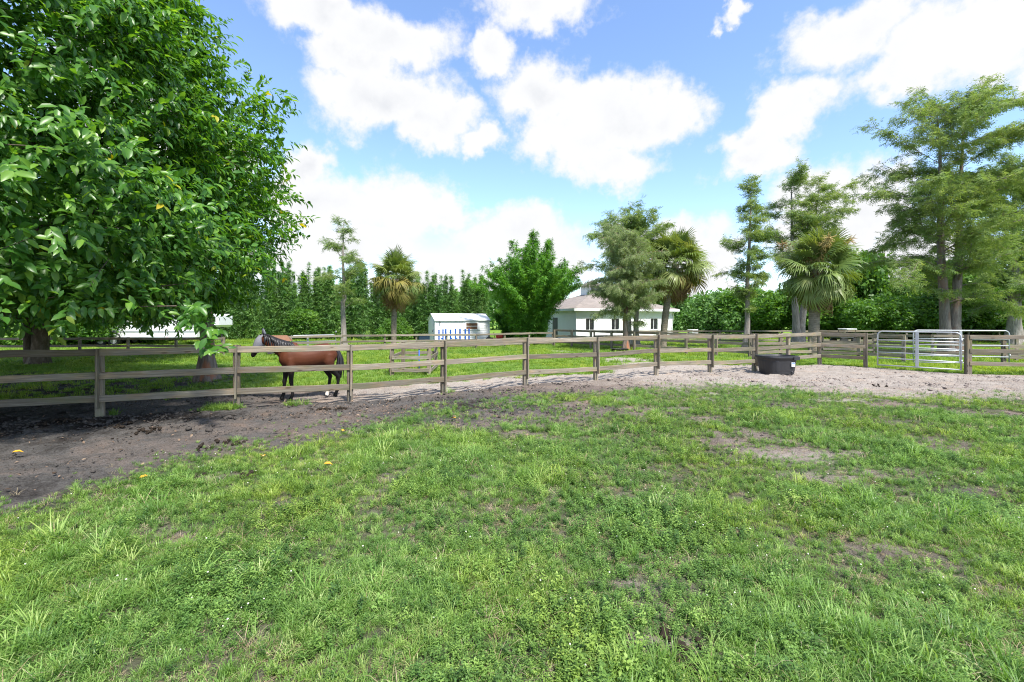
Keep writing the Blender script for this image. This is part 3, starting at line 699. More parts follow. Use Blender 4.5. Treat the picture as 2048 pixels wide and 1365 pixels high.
# ------------------------------------------------------------------ horse
def remeshed(name, mb, vox, smooth=4):
    me = mb.mesh(name+'_raw'); o = bpy.data.objects.new(name+'_raw', me); COL.objects.link(o)
    md = o.modifiers.new('r', 'REMESH'); md.mode = 'VOXEL'; md.voxel_size = vox
    s = o.modifiers.new('s', 'SMOOTH'); s.factor = .5; s.iterations = smooth
    dg = bpy.context.evaluated_depsgraph_get(); e = o.evaluated_get(dg); out = bpy.data.meshes.new_from_object(e); out.name = name
    bpy.data.objects.remove(o); bpy.data.meshes.remove(me)
    out.polygons.foreach_set('use_smooth', np.ones(len(out.polygons), bool)); out.materials.clear()
    return out
def horse():
    hd = math.atan2(-.6, -.8)
    g = thing('horse', 'bay horse in a grey fly mask standing behind the fence, facing left', 'horse', (-5.13, 11.43, gz1(-5.13, 11.43)+.0), hd)
    mb = MB()
    body = [(-.70, 0, 1.13, .05, .07), (-.64, 0, 1.10, .17, .20), (-.50, 0, 1.10, .24, .275), (-.30, 0, 1.085, .255, .28), (-.05, 0, 1.03, .265, .285), (.15, 0, 1.02, .265, .295), (.33, 0, 1.05, .235, .325), (.48, 0, 1.05, .20, .28), (.58, 0, 1.05, .15, .20), (.65, 0, 1.06, .06, .09)]
    mb.tube([b[:3] for b in body], [(b[3], b[4]) for b in body], 20)
    # neck and head turn to the horse's right, away from the camera
    neck = [(.34, 0, 1.16, .15, .27), (.52, -.02, 1.24, .125, .225), (.68, -.06, 1.34, .10, .18), (.82, -.13, 1.44, .085, .145), (.92, -.20, 1.51, .078, .115), (.97, -.25, 1.545, .065, .09)]
    mb.tube([b[:3] for b in neck], [(b[3], b[4]) for b in neck], 16)
    HDZ = .045
    head = [(.90, -.22, 1.56, .055, .06), (.955, -.27, 1.53, .09, .115), (1.01, -.325, 1.45, .092, .125), (1.06, -.375, 1.35, .075, .105), (1.10, -.42, 1.26, .058, .078), (1.13, -.45, 1.19, .055, .068), (1.15, -.47, 1.135, .05, .06), (1.155, -.475, 1.105, .03, .035)]
    head = [(b[0], b[1], b[2]-HDZ*min(1, i/3), b[3], b[4]) for i, b in enumerate(head)]
    mb.tube([b[:3] for b in head], [(b[3], b[4]) for b in head], 16)
    for s in (1, -1):
        q_ = .10 if s < 0 else -.05
        f = [(.42, s*.115, 1.02, .115), (.43, s*.13, .86, .098), (.43, s*.135, .70, .078), (.435, s*.13, .52, .055), (.44, s*.13, .45, .058), (.43, s*.13, .37, .042), (.425, s*.13, .22, .037), (.425, s*.13, .15, .047), (.45, s*.13, .09, .041), (.465, s*.13, .06, .05), (.475, s*.13, .0, .062)]
        f = [(b[0]+q_*min(1, max(0, (1.0-b[2])/.8)), b[1], b[2], b[3]) for b in f]
        mb.tube([b[:3] for b in f], [b[3] for b in f], 12)
        o = -.10 if s > 0 else .04
        h = [(-.47, s*.10, 1.08, .165), (-.45+o*.2, s*.125, .90, .15), (-.47+o*.4, s*.14, .74, .105), (-.55+o*.8, s*.13, .60, .068), (-.62+o, s*.13, .50, .060), (-.605+o, s*.13, .40, .045), (-.59+o, s*.13, .24, .042), (-.585+o, s*.13, .16, .050), (-.555+o, s*.13, .10, .043), (-.54+o, s*.13, .06, .052), (-.53+o, s*.13, .0, .064)]
        mb.tube([b[:3] for b in h], [b[3] for b in h], 12)
    me = remeshed('horse_body', mb, .018, 16)
    m, t = material('bay_coat'); co = t.node('ShaderNodeTexCoord').outputs['Object']; sp = t.node('ShaderNodeSeparateXYZ'); t.put(sp.inputs[0], co)
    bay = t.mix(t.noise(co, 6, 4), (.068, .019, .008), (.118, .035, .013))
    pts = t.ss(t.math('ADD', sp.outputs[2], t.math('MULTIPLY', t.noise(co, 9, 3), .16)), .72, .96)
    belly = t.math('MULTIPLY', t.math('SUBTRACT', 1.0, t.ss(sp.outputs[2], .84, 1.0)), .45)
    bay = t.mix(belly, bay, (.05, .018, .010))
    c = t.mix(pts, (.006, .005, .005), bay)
    muz = t.math('MULTIPLY', t.ss(sp.outputs[0], 1.05, 1.12), t.math('SUBTRACT', 1.0, t.ss(sp.outputs[2], 1.18, 1.30)))
    c = t.mix(muz, c, (.016, .012, .012))
    sock = t.math('MULTIPLY', t.math('LESS_THAN', sp.outputs[0], -.45), t.math('MULTIPLY', t.math('LESS_THAN', sp.outputs[1], 0.0), t.math('SUBTRACT', 1.0, t.ss(sp.outputs[2], .10, .14))))
    c = t.mix(sock, c, (.62, .57, .50))
    setp(t, c, .6, 0, .28, t.bump(t.noise(t.vmath('MULTIPLY', co, (40, 90, 90)), 1, 4), .3, .006))
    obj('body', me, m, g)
    hair, t = material('black_horse_hair'); co = t.node('ShaderNodeTexCoord').outputs['Object']
    setp(t, t.mix(t.noise(t.vmath('MULTIPLY', co, (60, 60, 8)), 1, 4), (.008, .008, .010), (.035, .033, .036)), .45, 0, .4)
    # mane: locks falling on the left side of the neck
    r = np.random.default_rng(4); mm = MB()
    crest = np.array([(.36, 0, 1.40), (.52, -.02, 1.455), (.68, -.06, 1.515), (.82, -.13, 1.585), (.90, -.20, 1.62), (.94, -.25, 1.635)])
    for k in range(120):
        f = k/119*(len(crest)-1); i = min(int(f), len(crest)-2); p = crest[i]*(1-(f-i))+crest[i+1]*(f-i); L = r.uniform(.16, .27)*(.75+.5*math.sin(math.pi*k/119)); w = r.uniform(.02, .035)
        sx = r.normal(-.05, .05)
        mm.tube([p+[0, -.01, -.03], p+[0, .04, .0], p+[sx*.4, .10+r.normal(0, .012), -L*.35], p+[sx, .125+r.normal(0, .015), -L]], [(w*.6, .014), (w, .016), (w, .012), (w*.3, .006)], 6)
    for k in range(7): mm.tube([[.95, -.26, 1.63], [1.0, -.30+r.normal(0, .015), 1.61], [1.06, -.36+r.normal(0, .02), 1.50+r.normal(0, .02)]], [.02, .025, .008], 5)
    obj('mane', mm.mesh('mane', True), hair, g)
    tm = MB()
    for k in range(26):
        a = r.normal(0, .035); b = r.normal(0, .03); tm.tube([[-.66, 0, 1.22], [-.74+b*.4, a*.4, 1.14], [-.78+b, a, .95], [-.77+b*1.5, a*1.6, .70], [-.74+b*1.7, a*1.7, r.uniform(.38, .52)]], [.02, .024, .022, .018, .004], 5)
    obj('tail', tm.mesh('tail', True), hair, g)
    fm, t = material('grey_fly_mask_mesh'); co = t.node('ShaderNodeTexCoord').outputs['Object']
    setp(t, t.mix(t.noise(co, 40, 3), (.20, .20, .235), (.36, .36, .41)), .6, 0, .3, t.bump(t.noise(co, 300, 2), .3, .002))
    fy = MB(); hs = [(b[0], b[1], b[2], b[3]+.016, b[4]+.018) for b in head[:5]]
    fy.tube([b[:3] for b in hs], [(b[3], b[4]) for b in hs], 18)
    obj('fly_mask', fy.mesh('fly_mask', True), fm, g)
    for s in (1, -1):
        e = MB().tube([[.93, -.255+s*.055, 1.60], [.935, -.26+s*.075, 1.66], [.95, -.265+s*.08, 1.71], [.955, -.27+s*.078, 1.765]], [(.035, .022), (.046, .026), (.036, .02), (.006, .005)], 10)
        obj('ear_cover', e.mesh('ear_cover', True), fm, g)
horse()

# ------------------------------------------------------------------ trees: shared builders
def limb_path(p0, d, L, n, r, droop=0.0, wob=.12, up=0.0):
    P = [np.array(p0, float)]; d = np.array(d, float); d /= np.linalg.norm(d)
    for k in range(n):
        d = d+r.normal(0, wob, 3)+np.array([0, 0, up-droop*(k/n)]); d /= np.linalg.norm(d); P.append(P[-1]+d*L/n)
    return np.array(P)
def big_leaf():
    # folded, pointed, slightly recurved blade along x
    V = np.array([[0, 0, 0], [.28, .205, .06], [.30, 0, -.02], [.28, -.205, .06], [.66, .19, .03], [.66, 0, -.06], [.66, -.19, .03], [1, 0, -.18], [-.16, 0, .03]])
    return V, [np.array([[1, 4, 5, 2], [2, 5, 6, 3]]), np.array([[0, 1, 2], [0, 2, 3], [4, 7, 5], [5, 7, 6]])]
LEAF = big_leaf()
def ficus(label, base, radii, zc, ztop, zbot, n_twigs, leaf_len, seed, parts=0, trunk_r=.35, trunks=1, view_bias=True, group='broadleaf trees', extra=None):
    r = np.random.default_rng(seed); bx, by = base; g = thing('ficus_tree', label, 'tree', (bx, by, 0), 0, group)
    # trunk and limbs
    tb = MB()
    for k in range(trunks):
        ox, oy = (0, 0) if trunks == 1 else ((-.45, .1) if k == 0 else (.2, 0)); s = 1 if k == trunks-1 else .6
        tb.tube([[ox*.6, oy, -.2], [ox*.7, oy, .12], [ox*.9, oy, .6], [ox+.03, oy, 1.6], [ox*1.5, oy+.1, 3.2], [ox*2+.1, oy, 5.0]], np.array([2.0, 1.5, 1.08, 1.0, .85, .5])*trunk_r*s, 14)
    obj('trunk', tb.mesh('trunk', True), M['bark_ficus'], g)
    for k in range(16):
        a = k*2.4; e = r.uniform(.1, .9); d = [math.cos(a)*math.cos(e), math.sin(a)*math.cos(e), math.sin(e)]
        z = r.uniform(1.7, 4.6); L = radii*r.uniform(.6, .85)
        obj('limb', MB().tube(limb_path([0, 0, z], d, L, 7, r, .05, .12), np.linspace(.15, .02, 8)*trunk_r/.35, 7).mesh('limb', True), M['bark_ficus'], g)
    lb = MB()
    # canopy surface
    def radius(az, z):
        f = np.interp(z, [zbot, zbot+.5*(zc-zbot), zc, zc+.35*(ztop-zc), zc+.7*(ztop-zc), ztop], [.80, .94, 1.0, .90, .66, .08])
        n = fbm(az*2.1+50+seed, z*.55+7, 3)-.5; n2 = fbm(az*6+20, z*1.5+3, 2)-.5
        return radii*f*(1+.42*n+.34*n2)
    N = n_twigs; az = r.uniform(-np.pi, np.pi, N*3); z = zbot+(ztop-zbot)*r.beta(1.15, 1.35, N*3)
    toc = math.atan2(-by, -bx)
    da = np.abs((az-toc+np.pi) % (2*np.pi)-np.pi)
    keep = r.random(N*3) < (np.where(da < 1.75, 1.0, .38) if view_bias else .8)
    az, z = az[keep][:N], z[keep][:N]; N = len(az)
    depth = 1-.45*r.random(N)**1.15
    rad = radius(az, z)*depth
    c = np.stack([np.cos(az)*rad, np.sin(az)*rad, z+r.normal(0, .12, N)], 1)
    nrm = unit(np.stack([np.cos(az), np.sin(az), np.interp(z, [zbot, zc, ztop], [-.25, .15, 1.4])], 1))
    c[:, 2] = np.maximum(c[:, 2], zbot-.1+.25*r.random(N)+.5*(fbm(az*4, az*0+seed, 2)-.5)*2)
    if extra is not None:
        e_ = np.array(extra)-np.array([bx, by, 0]); m_ = len(e_)*4
        c[:m_] = np.repeat(e_, 4, 0)+r.normal(0, .12, (m_, 3)); depth[:m_] = 1.0; nrm[:m_] = unit(np.array([[-bx*.3, -by, .6]]))
    d = unit(nrm*.8+r.normal(0, .45, (N, 3))+np.array([0, 0, -.10]))
    TL = r.uniform(.32, .68, N)*leaf_len/.2
    for i in r.choice(N, min(N, 700), False):
        lb.tube(np.stack([c[i]-d[i]*TL[i]*.8, c[i], c[i]+d[i]*TL[i]+[0, 0, -.05]]), [.011, .008, .003], 4, False)
    tw_ = obj('twigs', lb.mesh('twigs', True), M['bark_ficus'], g); tw_['kind'] = 'stuff'
    K = 11; tt = np.linspace(.05, 1.0, K)
    P = c[:, None]+d[:, None]*(TL[:, None]*tt)[..., None]; P[..., 2] -= .10*(tt**2)[None]*TL[:, None]
    side = unit(np.cross(d, nrm+r.normal(0, .3, (N, 3)))); sg = np.where(np.arange(K) % 2, 1, -1)
    ax = unit(d[:, None]*.75+side[:, None]*(sg*.8)[None, :, None]+np.array([0, 0, -.42])+r.normal(0, .34, (N, K, 3)))
    nn = unit(nrm[:, None]*.75+np.array([0, 0, .75])+r.normal(0, .30, (N, K, 3)))
    P = P.reshape(-1, 3); ax = ax.reshape(-1, 3); nn = nn.reshape(-1, 3)
    n = len(P); L = leaf_len*r.uniform(.55, 1.25, n); Rm = frames(ax, nn)
    tip = np.tile(tt > .85, N); rn = np.clip(r.random(n)*.86+.10*np.repeat(r.random(N), K), 0, .93)+np.where(tip, .05, 0)*(r.random(n) < .6)
    rn = np.where(np.repeat(r.random(N) < .016, K) & tip, .965+.034*r.random(n), rn)
    # a little of the plant's own lighter new growth towards the top
    rn = np.clip(rn, 0, .995)
    if parts:
        W = P+np.array([bx, by, 0]); yy = np.maximum(W[:, 1], .5); px = 1024+W[:, 0]/yy*F; py = HZ-(W[:, 2]-2)/yy*F
        ok = (px > 5) & (px < 2043) & (py > 5) & (np.repeat(depth, K) > .93) & (nn@np.array(unit(np.array([-bx, -by, 2.0]))) > .1)
        score = np.where(ok, L*F/yy, 0); top = np.argsort(-score)[:parts]
        sel = np.zeros(n, bool); sel[top] = True
        lm = mesh('leaf', LEAF[0], [f for f in LEAF[1]], True); lm.materials.append(M['leaf_ficus'])
        for i in top:
            o = bpy.data.objects.new('leaf', lm); COL.objects.link(o); o.parent = g
            mt = np.eye(4); mt[:3, :3] = Rm[i]*L[i]; mt[:3, 3] = P[i]; o.matrix_local = Matrix(mt.tolist())
        P, Rm, L, rn = P[~sel], Rm[~sel], L[~sel], rn[~sel]
    V, Fs = merge(LEAF[0], LEAF[1], Rm, P, np.repeat(L[:, None], 3, 1))
    f = obj('foliage', mesh('foliage', V, Fs, True, {'rnd': np.repeat(rn, len(LEAF[0]))}), M['leaf_ficus'], g); f['kind'] = 'stuff'
    return g
ficus('huge glossy broadleaf tree overhanging the paddock at the left edge', (-11.75, 9.5), 5.95, 4.7, 12.8, 2.1, 13500, .188, 1, parts=300, extra=[(-5.65, 8.3, 2.15), (-5.55, 8.15, 1.9), (-5.5, 8.1, 1.66), (-6.3, 7.9, 2.1), (-7.2, 7.2, 2.2)])
ficus('farther broadleaf tree with a dark double trunk behind the fence at far left', (-20.4, 19.5), 5.6, 4.6, 9.5, 1.9, 4200, .24, 2, trunk_r=.27, trunks=2)

def spray():
    """feathery drooping twig along x"""
    V = []; Q = []; r = np.random.default_rng(2)
    for k in range(7):
        t_ = .1+.13*k; s = 1 if k % 2 else -1; a = np.array([t_, 0, -.12*t_*t_]); L = .42*(1-.5*t_)+.1
        d = unit(np.array([.55, s*.8, -.35+r.normal(0, .25)])); w = np.array([.05, 0, .055*s])
        i = len(V); V += [a-w*.3, a+d*L*.55-w*.7, a+d*L, a+d*L*.55+w*.7]; Q.append([i, i+1, i+2, i+3])
    i = len(V); V += [[.5, .03, -.04], [1.05, 0, -.28], [.5, -.03, -.02], [0, 0, .02]]; Q.append([i, i+1, i+2, i+3])
    return np.array(V), [np.array(Q)]
SPRAY = spray()
def cypress(name, label, base, H, R0, crown0, prof, nb, n_spray, seed, mat='leaf_cypress', bark='bark_cypress', size=.42, trunks=((0, 0, 0, 0),), flare=2.0, droop=.35, bend=(0, 0), fork=None, gap=.0, group='bald cypress trees', layer=.5, elev=(.05, .55)):
    """prof: crown radius over height (fractions); trunks: (dx, dy, lean x, lean y) each"""
    r = np.random.default_rng(seed); g = thing(name, label, 'tree', (base[0], base[1], 0), 0, group)
    cz = []; allb = MB()
    for ti, (dx, dy, lx, ly) in enumerate(trunks):
        hs = np.array([-.2, .1, .35, .8, 1.6, 3.0, H*.4, H*.55, H*.7, H*.85, H])
        rr = np.interp(hs/H, [-.1, 0, .03, .10, .4, .7, 1], [flare*1.1, flare, 1.45, 1.0, .75, .42, .07])*R0
        hf = np.clip(hs/H, 0, 1); P = np.stack([dx+lx*hf+bend[0]*np.sin(hf*np.pi)*.6+r.normal(0, .03, len(hs))*(hf > .1), dy+ly*hf+bend[1]*hf, hs], 1)
        V, Fq, caps = tube(P, rr, 16)
        a = np.tile(np.arange(16)*2*np.pi/16, len(hs)); k = np.clip(1-np.repeat(hs, 16)/1.6, 0, 1)
        cen = np.repeat(P, 16, 0); V = cen+(V-cen)*(1+.22*k*np.cos(a*5+seed))[:, None]
        obj('trunk', MB().add(V, list(Fq)+caps).mesh('trunk', True), M[bark], g); cz.append(P)
    tips = []; tdir = []
    for b in range(nb):
        P = cz[b % len(cz)]; f = crown0+(1-crown0)*((b+.5)/nb)**.9*.985; z = f*H; a = b*2.39996+r.normal(0, .3)
        o = np.array([np.interp(z, P[:, 2], P[:, 0]), np.interp(z, P[:, 2], P[:, 1]), z])
        L = np.interp((f-crown0)/(1-crown0), prof[0], prof[1])*r.uniform(.55, 1.15)
        if gap and r.random() < gap: L *= .35
        e = r.uniform(*elev)+.30+.3*(f > .85); d = [math.cos(a)*math.cos(e), math.sin(a)*math.cos(e), math.sin(e)]
        pth = limb_path(o, d, L, 6, r, .30, .13)
        allb.tube(pth, np.linspace(max(.012, R0*.22*(1.1-f)), .006, 7), 5, False)
        ns = max(4, int(L*4.2))
        for s in range(ns):      # side twigs
            t_ = r.uniform(.12, 1.0)*6; i = min(int(t_), 5); q = pth[i]*(1-t_+i)+pth[i+1]*(t_-i); dd = unit(pth[i+1]-pth[i]); sd = np.array([-dd[1], dd[0], 0])*(1 if s % 2 else -1)
            l2 = min(.34*L+.2, 1.5)*r.uniform(.6, 1.15)*(1.25-t_/7); tw = limb_path(q, dd*.7+sd*.8+np.array([0, 0, r.normal(.12, .25)]), l2, 3, r, .2, .15)
            allb.tube(tw, [.012, .009, .006, .004], 4, False); tips.append(tw); tdir.append(l2)
        tips.append(pth[2:]); tdir.append(L*.6)
    obj('branches', allb.mesh('branches', True), M[bark], g)
    w = np.array(tdir); idx = r.choice(len(tips), n_spray, p=w/w.sum()); u = r.random(n_spray)
    base_p = np.zeros((n_spray, 3)); dirs = np.zeros((n_spray, 3))
    for i, k in enumerate(idx):
        tw = tips[k]; m_ = len(tw)-1; t_ = u[i]*m_; j = min(int(t_), m_-1); base_p[i] = tw[j]*(1-t_+j)+tw[j+1]*(t_-j); dirs[i] = tw[j+1]-tw[j]
    dirs = unit(unit(dirs)*.6+r.normal(0, .6, (n_spray, 3))*[1, 1, .7]+np.array([0, 0, -droop*.8])); nn = unit(np.array([0, 0, 1.0])+r.normal(0, .22, (n_spray, 3)))
    base_p += r.normal(0, .07, (n_spray, 3))*[1.2, 1.2, .8]
    V, Fs = merge(SPRAY[0], SPRAY[1], frames(dirs, nn), base_p, np.repeat((size*r.uniform(.6, 1.25, n_spray))[:, None], 3, 1))
    rn = np.clip(.35*np.repeat(r.random(len(tips))[idx], len(SPRAY[0]))+.62*np.repeat(r.random(n_spray), len(SPRAY[0])), 0, .99)
    f = obj('crown', mesh('crown', V, Fs, False, {'rnd': rn}), M[mat], g)
    return g
cypress('cypress_tree', 'reddish flared cypress trunk behind the fence left of the horse, top lost in leaves', (-9.7, 14.45), 8.2, .205, .42, ([0, .3, .7, 1], [1.1, 1.7, 1.4, .4]), 22, 3600, 31, bark='bark_cypress_red', flare=1.9)
cypress('cypress_tree', 'slim lone cypress in front of the bamboo hedge, left of the leftmost palm', (-10.5, 28.4), 8.0, .17, .30, ([0, .12, .35, .6, .8, .93, 1], [1.3, 1.9, 1.9, 1.5, 1.0, .8, .5]), 22, 1900, 32, gap=.25, size=.30)
cypress('cypress_tree', 'wispy pale cypress in front of the white house', (6.9, 27.6), 6.9, .16, .22, ([0, .3, .7, 1], [2.2, 2.8, 2.6, 1.4]), 50, 9000, 33, mat='leaf_cypress_pale', bark='bark_cypress_red', droop=1.3, size=.33, elev=(.1, .8))
cypress('cypress_tree', 'tall green double-trunk cypress rising behind the pale one before the white house', (8.1, 31.5), 8.3, .19, .30, ([0, .25, .6, .85, 1], [1.5, 2.7, 3.3, 3.2, 2.3]), 60, 12000, 34, droop=.6, trunks=((0, 0, -.2, 0), (.52, .2, .25, .1)), size=.36)
cypress('cypress_tree', 'slim leaning cypress left of the large flowering palm', (14.7, 28.6), 11.0, .16, .22, ([0, .15, .4, .6, .8, 1], [1.3, 1.8, 1.75, 1.2, .9, .3]), 40, 3500, 35, size=.34, trunks=((0, 0, .35, 0),), gap=.2)
cypress('cypress_tree', 'open flat-topped cypress with forked trunk behind the large flowering palm', (20.0, 32.0), 11.6, .24, .42, ([0, .2, .5, .75, 1], [2.4, 3.3, 3.0, 3.2, 1.7]), 44, 7000, 36, trunks=((0, 0, -.4, 0), (.25, .1, 1.6, .2)), gap=.3, size=.37, elev=(.1, .6))
cypress('cypress_tree', 'great twin-trunk cypress towering over the gates at right', (23.3, 24.2), 12.9, .235, .21, ([0, .12, .35, .6, .8, 1], [3.4, 4.8, 5.3, 5.0, 4.2, 2.6]), 78, 21000, 37, trunks=((-.25, 0, -.4, 0), (.32, .1, .8, .3)), flare=1.5, bark='bark_cypress_twin', size=.36, gap=.2, droop=.5, elev=(.0, .5))
cypress('cypress_tree', 'dark cypress at the right edge, farther back than the twin-trunk one', (37.5, 34.0), 13.5, .40, .16, ([0, .3, .6, 1], [3.6, 4.5, 4.0, 1.8]), 60, 12000, 38, size=.50, droop=.5)

# ------------------------------------------------------------------ palms
def fan(r, stiff):
    """costapalmate fan along x: petiole then split blade segments"""
    V = []; Q = []; Tt = []; pet = .80
    for (a, b) in ((0, .4), (.4, .8)):
        i = len(V); V += [[pet*a/.8, -.014, .03], [pet*a/.8, .014, .03], [pet*b/.8, .012, .03-.02*b], [pet*b/.8, -.012, .03-.02*b]]; Q.append([i, i+1, i+2, i+3])
    n = 32
    for k in range(n):
        th = -2.0+4.0*k/(n-1); L = (.80-.14*abs(th)/2)*r.uniform(.78, 1.12); d = np.array([math.cos(th), math.sin(th), 0]); s = np.array([-d[1], d[0], 0])
        o = np.array([pet+.12*math.cos(th*.5)*max(0, 1-abs(th)/2), 0, 0]); w = .024; dr = stiff*r.uniform(.55, 1.5)
        p1 = o+d*L*.45+np.array([0, 0, .02-.05*dr]); p2 = o+d*L*.78+np.array([0, 0, -.20*dr]); p3 = o+d*L*(.98-.16*dr)+np.array([0, 0, -.55*dr])
        i = len(V); V += [o-s*.006, o+s*.006, p1-s*w+[0, 0, .012], p1+s*w+[0, 0, .012], p2-s*w*.7, p2+s*w*.7, p3]
        Q += [[i, i+1, i+3, i+2], [i+2, i+3, i+5, i+4]]; Tt.append([i+4, i+5, i+6])
    V = np.array(V); V[:, 2] -= .10*np.clip(V[:, 0]-pet, 0, 2)**2
    return V, [np.array(Q), np.array(Tt)]
_pr = np.random.default_rng(77)
FANS = []
for st in (.28, .5, .85, .4):
    v, f = fan(_pr, st); FANS.append((v, f))
FAN_MESH = {}
def fan_mesh(k, mat):
    if (k, mat) not in FAN_MESH:
        v, f = FANS[k]; me = mesh('frond', v, f, False); me.materials.append(M[mat]); FAN_MESH[(k, mat)] = me
    return FAN_MESH[(k, mat)]
def palm(label, base, top, tr, n, S, seed, old=.25, dead=.12, flowers=False, boots=0.0):
    r = random.Random(seed); g = thing('fan_palm', label, 'palm tree', (base[0], base[1], 0), 0, 'fan palms')
    b = np.array([0, 0, -.15]); t_ = np.array([top[0]-base[0], top[1]-base[1], top[2]])
    P = [b+(t_-b)*f+np.array([(t_[0])*.25*math.sin(f*math.pi)*-1, 0, 0]) for f in np.linspace(0, 1, 26)]
    rad = [tr*(1.35 if i == 0 else 1.12 if i == 1 else 1.0)*(1+.05*(i % 2)) for i in range(26)]
    obj('trunk', MB().tube(P, rad, 14).mesh('trunk', True), M['bark_palm'], g)
    if boots:
        bm_ = MB()
        for k in range(44):
            a = k*2.4; z = t_[2]-boots*(k/44)**1.1-.1; f = z/t_[2]; c = b+(t_-b)*f; d = np.array([math.cos(a), math.sin(a), 0]); q = np.array([-d[1], d[0], 0])
            bm_.tube([c+d*tr*.8+[0, 0, -.14], c+d*(tr+.05), c+d*(tr+.13)+[0, 0, .18]], [(.05, .03), (.05, .025), (.025, .012)], 6)
        obj('leaf_bases', bm_.mesh('leaf_bases', True), M['bark_palm_dark'], g)
    for k in range(n):
        f = (k+.5)/n; a = k*2.39996+r.gauss(0, .15); el = math.pi/2*(.98-1.62*f**.95)+r.gauss(0, .17)
        mt = 'frond'; kk = 0 if f < .3 else (1 if f < .62 else 2)
        if f > 1-dead: mt = 'frond_dead'; kk = 2; el = -1.15+r.gauss(0, .12)
        elif f > 1-dead-old: mt = 'frond_old' if r.random() < .7 else 'frond'; kk = 2
        d = np.array([[math.cos(a)*math.cos(el), math.sin(a)*math.cos(el), math.sin(el)]])
        up = np.array([[-math.cos(a)*math.sin(el), -math.sin(a)*math.sin(el), math.cos(el)]])+np.array([[r.gauss(0, .45), r.gauss(0, .45), r.gauss(0, .2)]])
        m3 = frames(d, up)[0]*S*(r.uniform(.84, 1.08) if k % 3 else r.uniform(.45, .75)); mm = np.eye(4); mm[:3, :3] = m3; mm[:3, 3] = t_+np.array([0, 0, .12-.35*f*S])+d[0]*tr*.6
        o = bpy.data.objects.new('frond', fan_mesh(kk, mt)); COL.objects.link(o); o.parent = g; o.matrix_local = Matrix(mm.tolist())
    if flowers:
        rr = np.random.default_rng(seed)
        for k in range(4):
            fl = MB(); a = k*1.7+4.2; d = np.array([math.cos(a)*.55, math.sin(a)*.55, .9]); ax = limb_path(t_, d, 1.75*S, 6, rr, .25, .05); fl.tube(ax, np.linspace(.022, .008, 7), 5)
            for q in range(150):
                i = rr.integers(2, 7); p = ax[i]+rr.normal(0, .03, 3); fl.tube(limb_path(p, rr.normal(0, 1, 3)+[0, 0, -.2], .34, 3, rr, .3, .2), [.012, .016, .014, .004], 4, False)
            obj('flower_stalk', fl.mesh('flower_stalk', True), M['palm_flower'], g)
    return g
palm('fan palm with yellow-brown hanging lower fronds, left of the white shed', (-7.7, 29.6), (-7.55, 29.6, 4.55), .17, 112, 1.16, 1, old=.36, dead=.10)
palm('leaning fan palm with a bristly green crown in front of the white house', (9.95, 30.0), (10.75, 29.8, 5.55), .21, 124, 1.36, 2, old=.14, dead=.13)
palm('large low fan palm with pale tan flower stalks at its crown, left of the gates', (15.9, 24.0), (16.1, 24.0, 4.6), .25, 130, 1.24, 3, old=.10, dead=.04, flowers=True, boots=1.3)

# ------------------------------------------------------------------ bamboo
def lance():
    V = []; Q = []; r = np.random.default_rng(12)
    for k in range(6):
        a = k*1.05+r.normal(0, .2); e = r.uniform(-.7, .35); d = np.array([math.cos(a)*math.cos(e), math.sin(a)*math.cos(e), math.sin(e)]); s = unit(np.cross(d, [0, 0, 1.0])); L = r.uniform(.7, 1.1)
        i = len(V); V += [d*.05, d*L*.4+s*.085, d*L-np.array([0, 0, .12]), d*L*.4-s*.085]; Q.append([i, i+1, i+2, i+3])
    return np.array(V), [np.array(Q)]
LANCE = lance()
def leaf_cloud(P, size, r, tpl, up=.3):
    n = len(P); ax = unit(r.normal(0, 1, (n, 3))*[1, 1, .5]); nn = unit(r.normal(0, .5, (n, 3))+np.array([0, 0, 1.0]))
    V, Fs = merge(tpl[0], tpl[1], frames(ax, nn), P, np.repeat((size*r.uniform(.65, 1.25, n))[:, None], 3, 1))
    return V, Fs
def hedge_variant(seed, H=6.4):
    r = np.random.default_rng(seed); cm = MB(); pts = []; rn = []
    for k in range(9):
        a = r.uniform(0, 6.28); q = .30*math.sqrt(r.random()); h = H*r.uniform(.72, 1.0) if k else H
        b = np.array([math.cos(a)*q, math.sin(a)*q, -.1]); tip = b+np.array([r.normal(0, .22), r.normal(0, .22), h]); mid = (b+tip)/2+r.normal(0, .05, 3)
        pth = np.stack([b, mid, tip]); cm.tube(pth, [.028, .02, .004], 5, False)
        m_ = 170; f = .06+.94*r.random(m_)**.85; c = np.where(f[:, None] < .5, b+(mid-b)*2*f[:, None], mid+(tip-mid)*(2*f[:, None]-1))
        w = np.interp(f, [0, .25, .6, .85, 1], [.30, .42, .28, .13, .03]); an = r.uniform(0, 6.28, m_); rr_ = w*np.sqrt(r.random(m_))
        pts.append(c+np.stack([np.cos(an)*rr_, np.sin(an)*rr_, r.normal(0, .04, m_)], 1)); rn.append(np.clip(r.random(m_)*.7+r.random()*.25, 0, .99))
    P = np.concatenate(pts); rn = np.concatenate(rn); V, Fs = leaf_cloud(P, .27, r, LANCE)
    return cm.mesh('culms', True), mesh('foliage', V, Fs, False, {'rnd': np.repeat(rn, len(LANCE[0]))})
HV = [hedge_variant(50+i) for i in range(4)]
def ordinal(k): return ['first', 'second', 'third', 'fourth', 'fifth', 'sixth', 'seventh', 'eighth', 'ninth', 'tenth', 'eleventh', 'twelfth', 'thirteenth', 'fourteenth', 'fifteenth', 'sixteenth', 'seventeenth', 'eighteenth', 'nineteenth', 'twentieth'][k]
hr = random.Random(3)
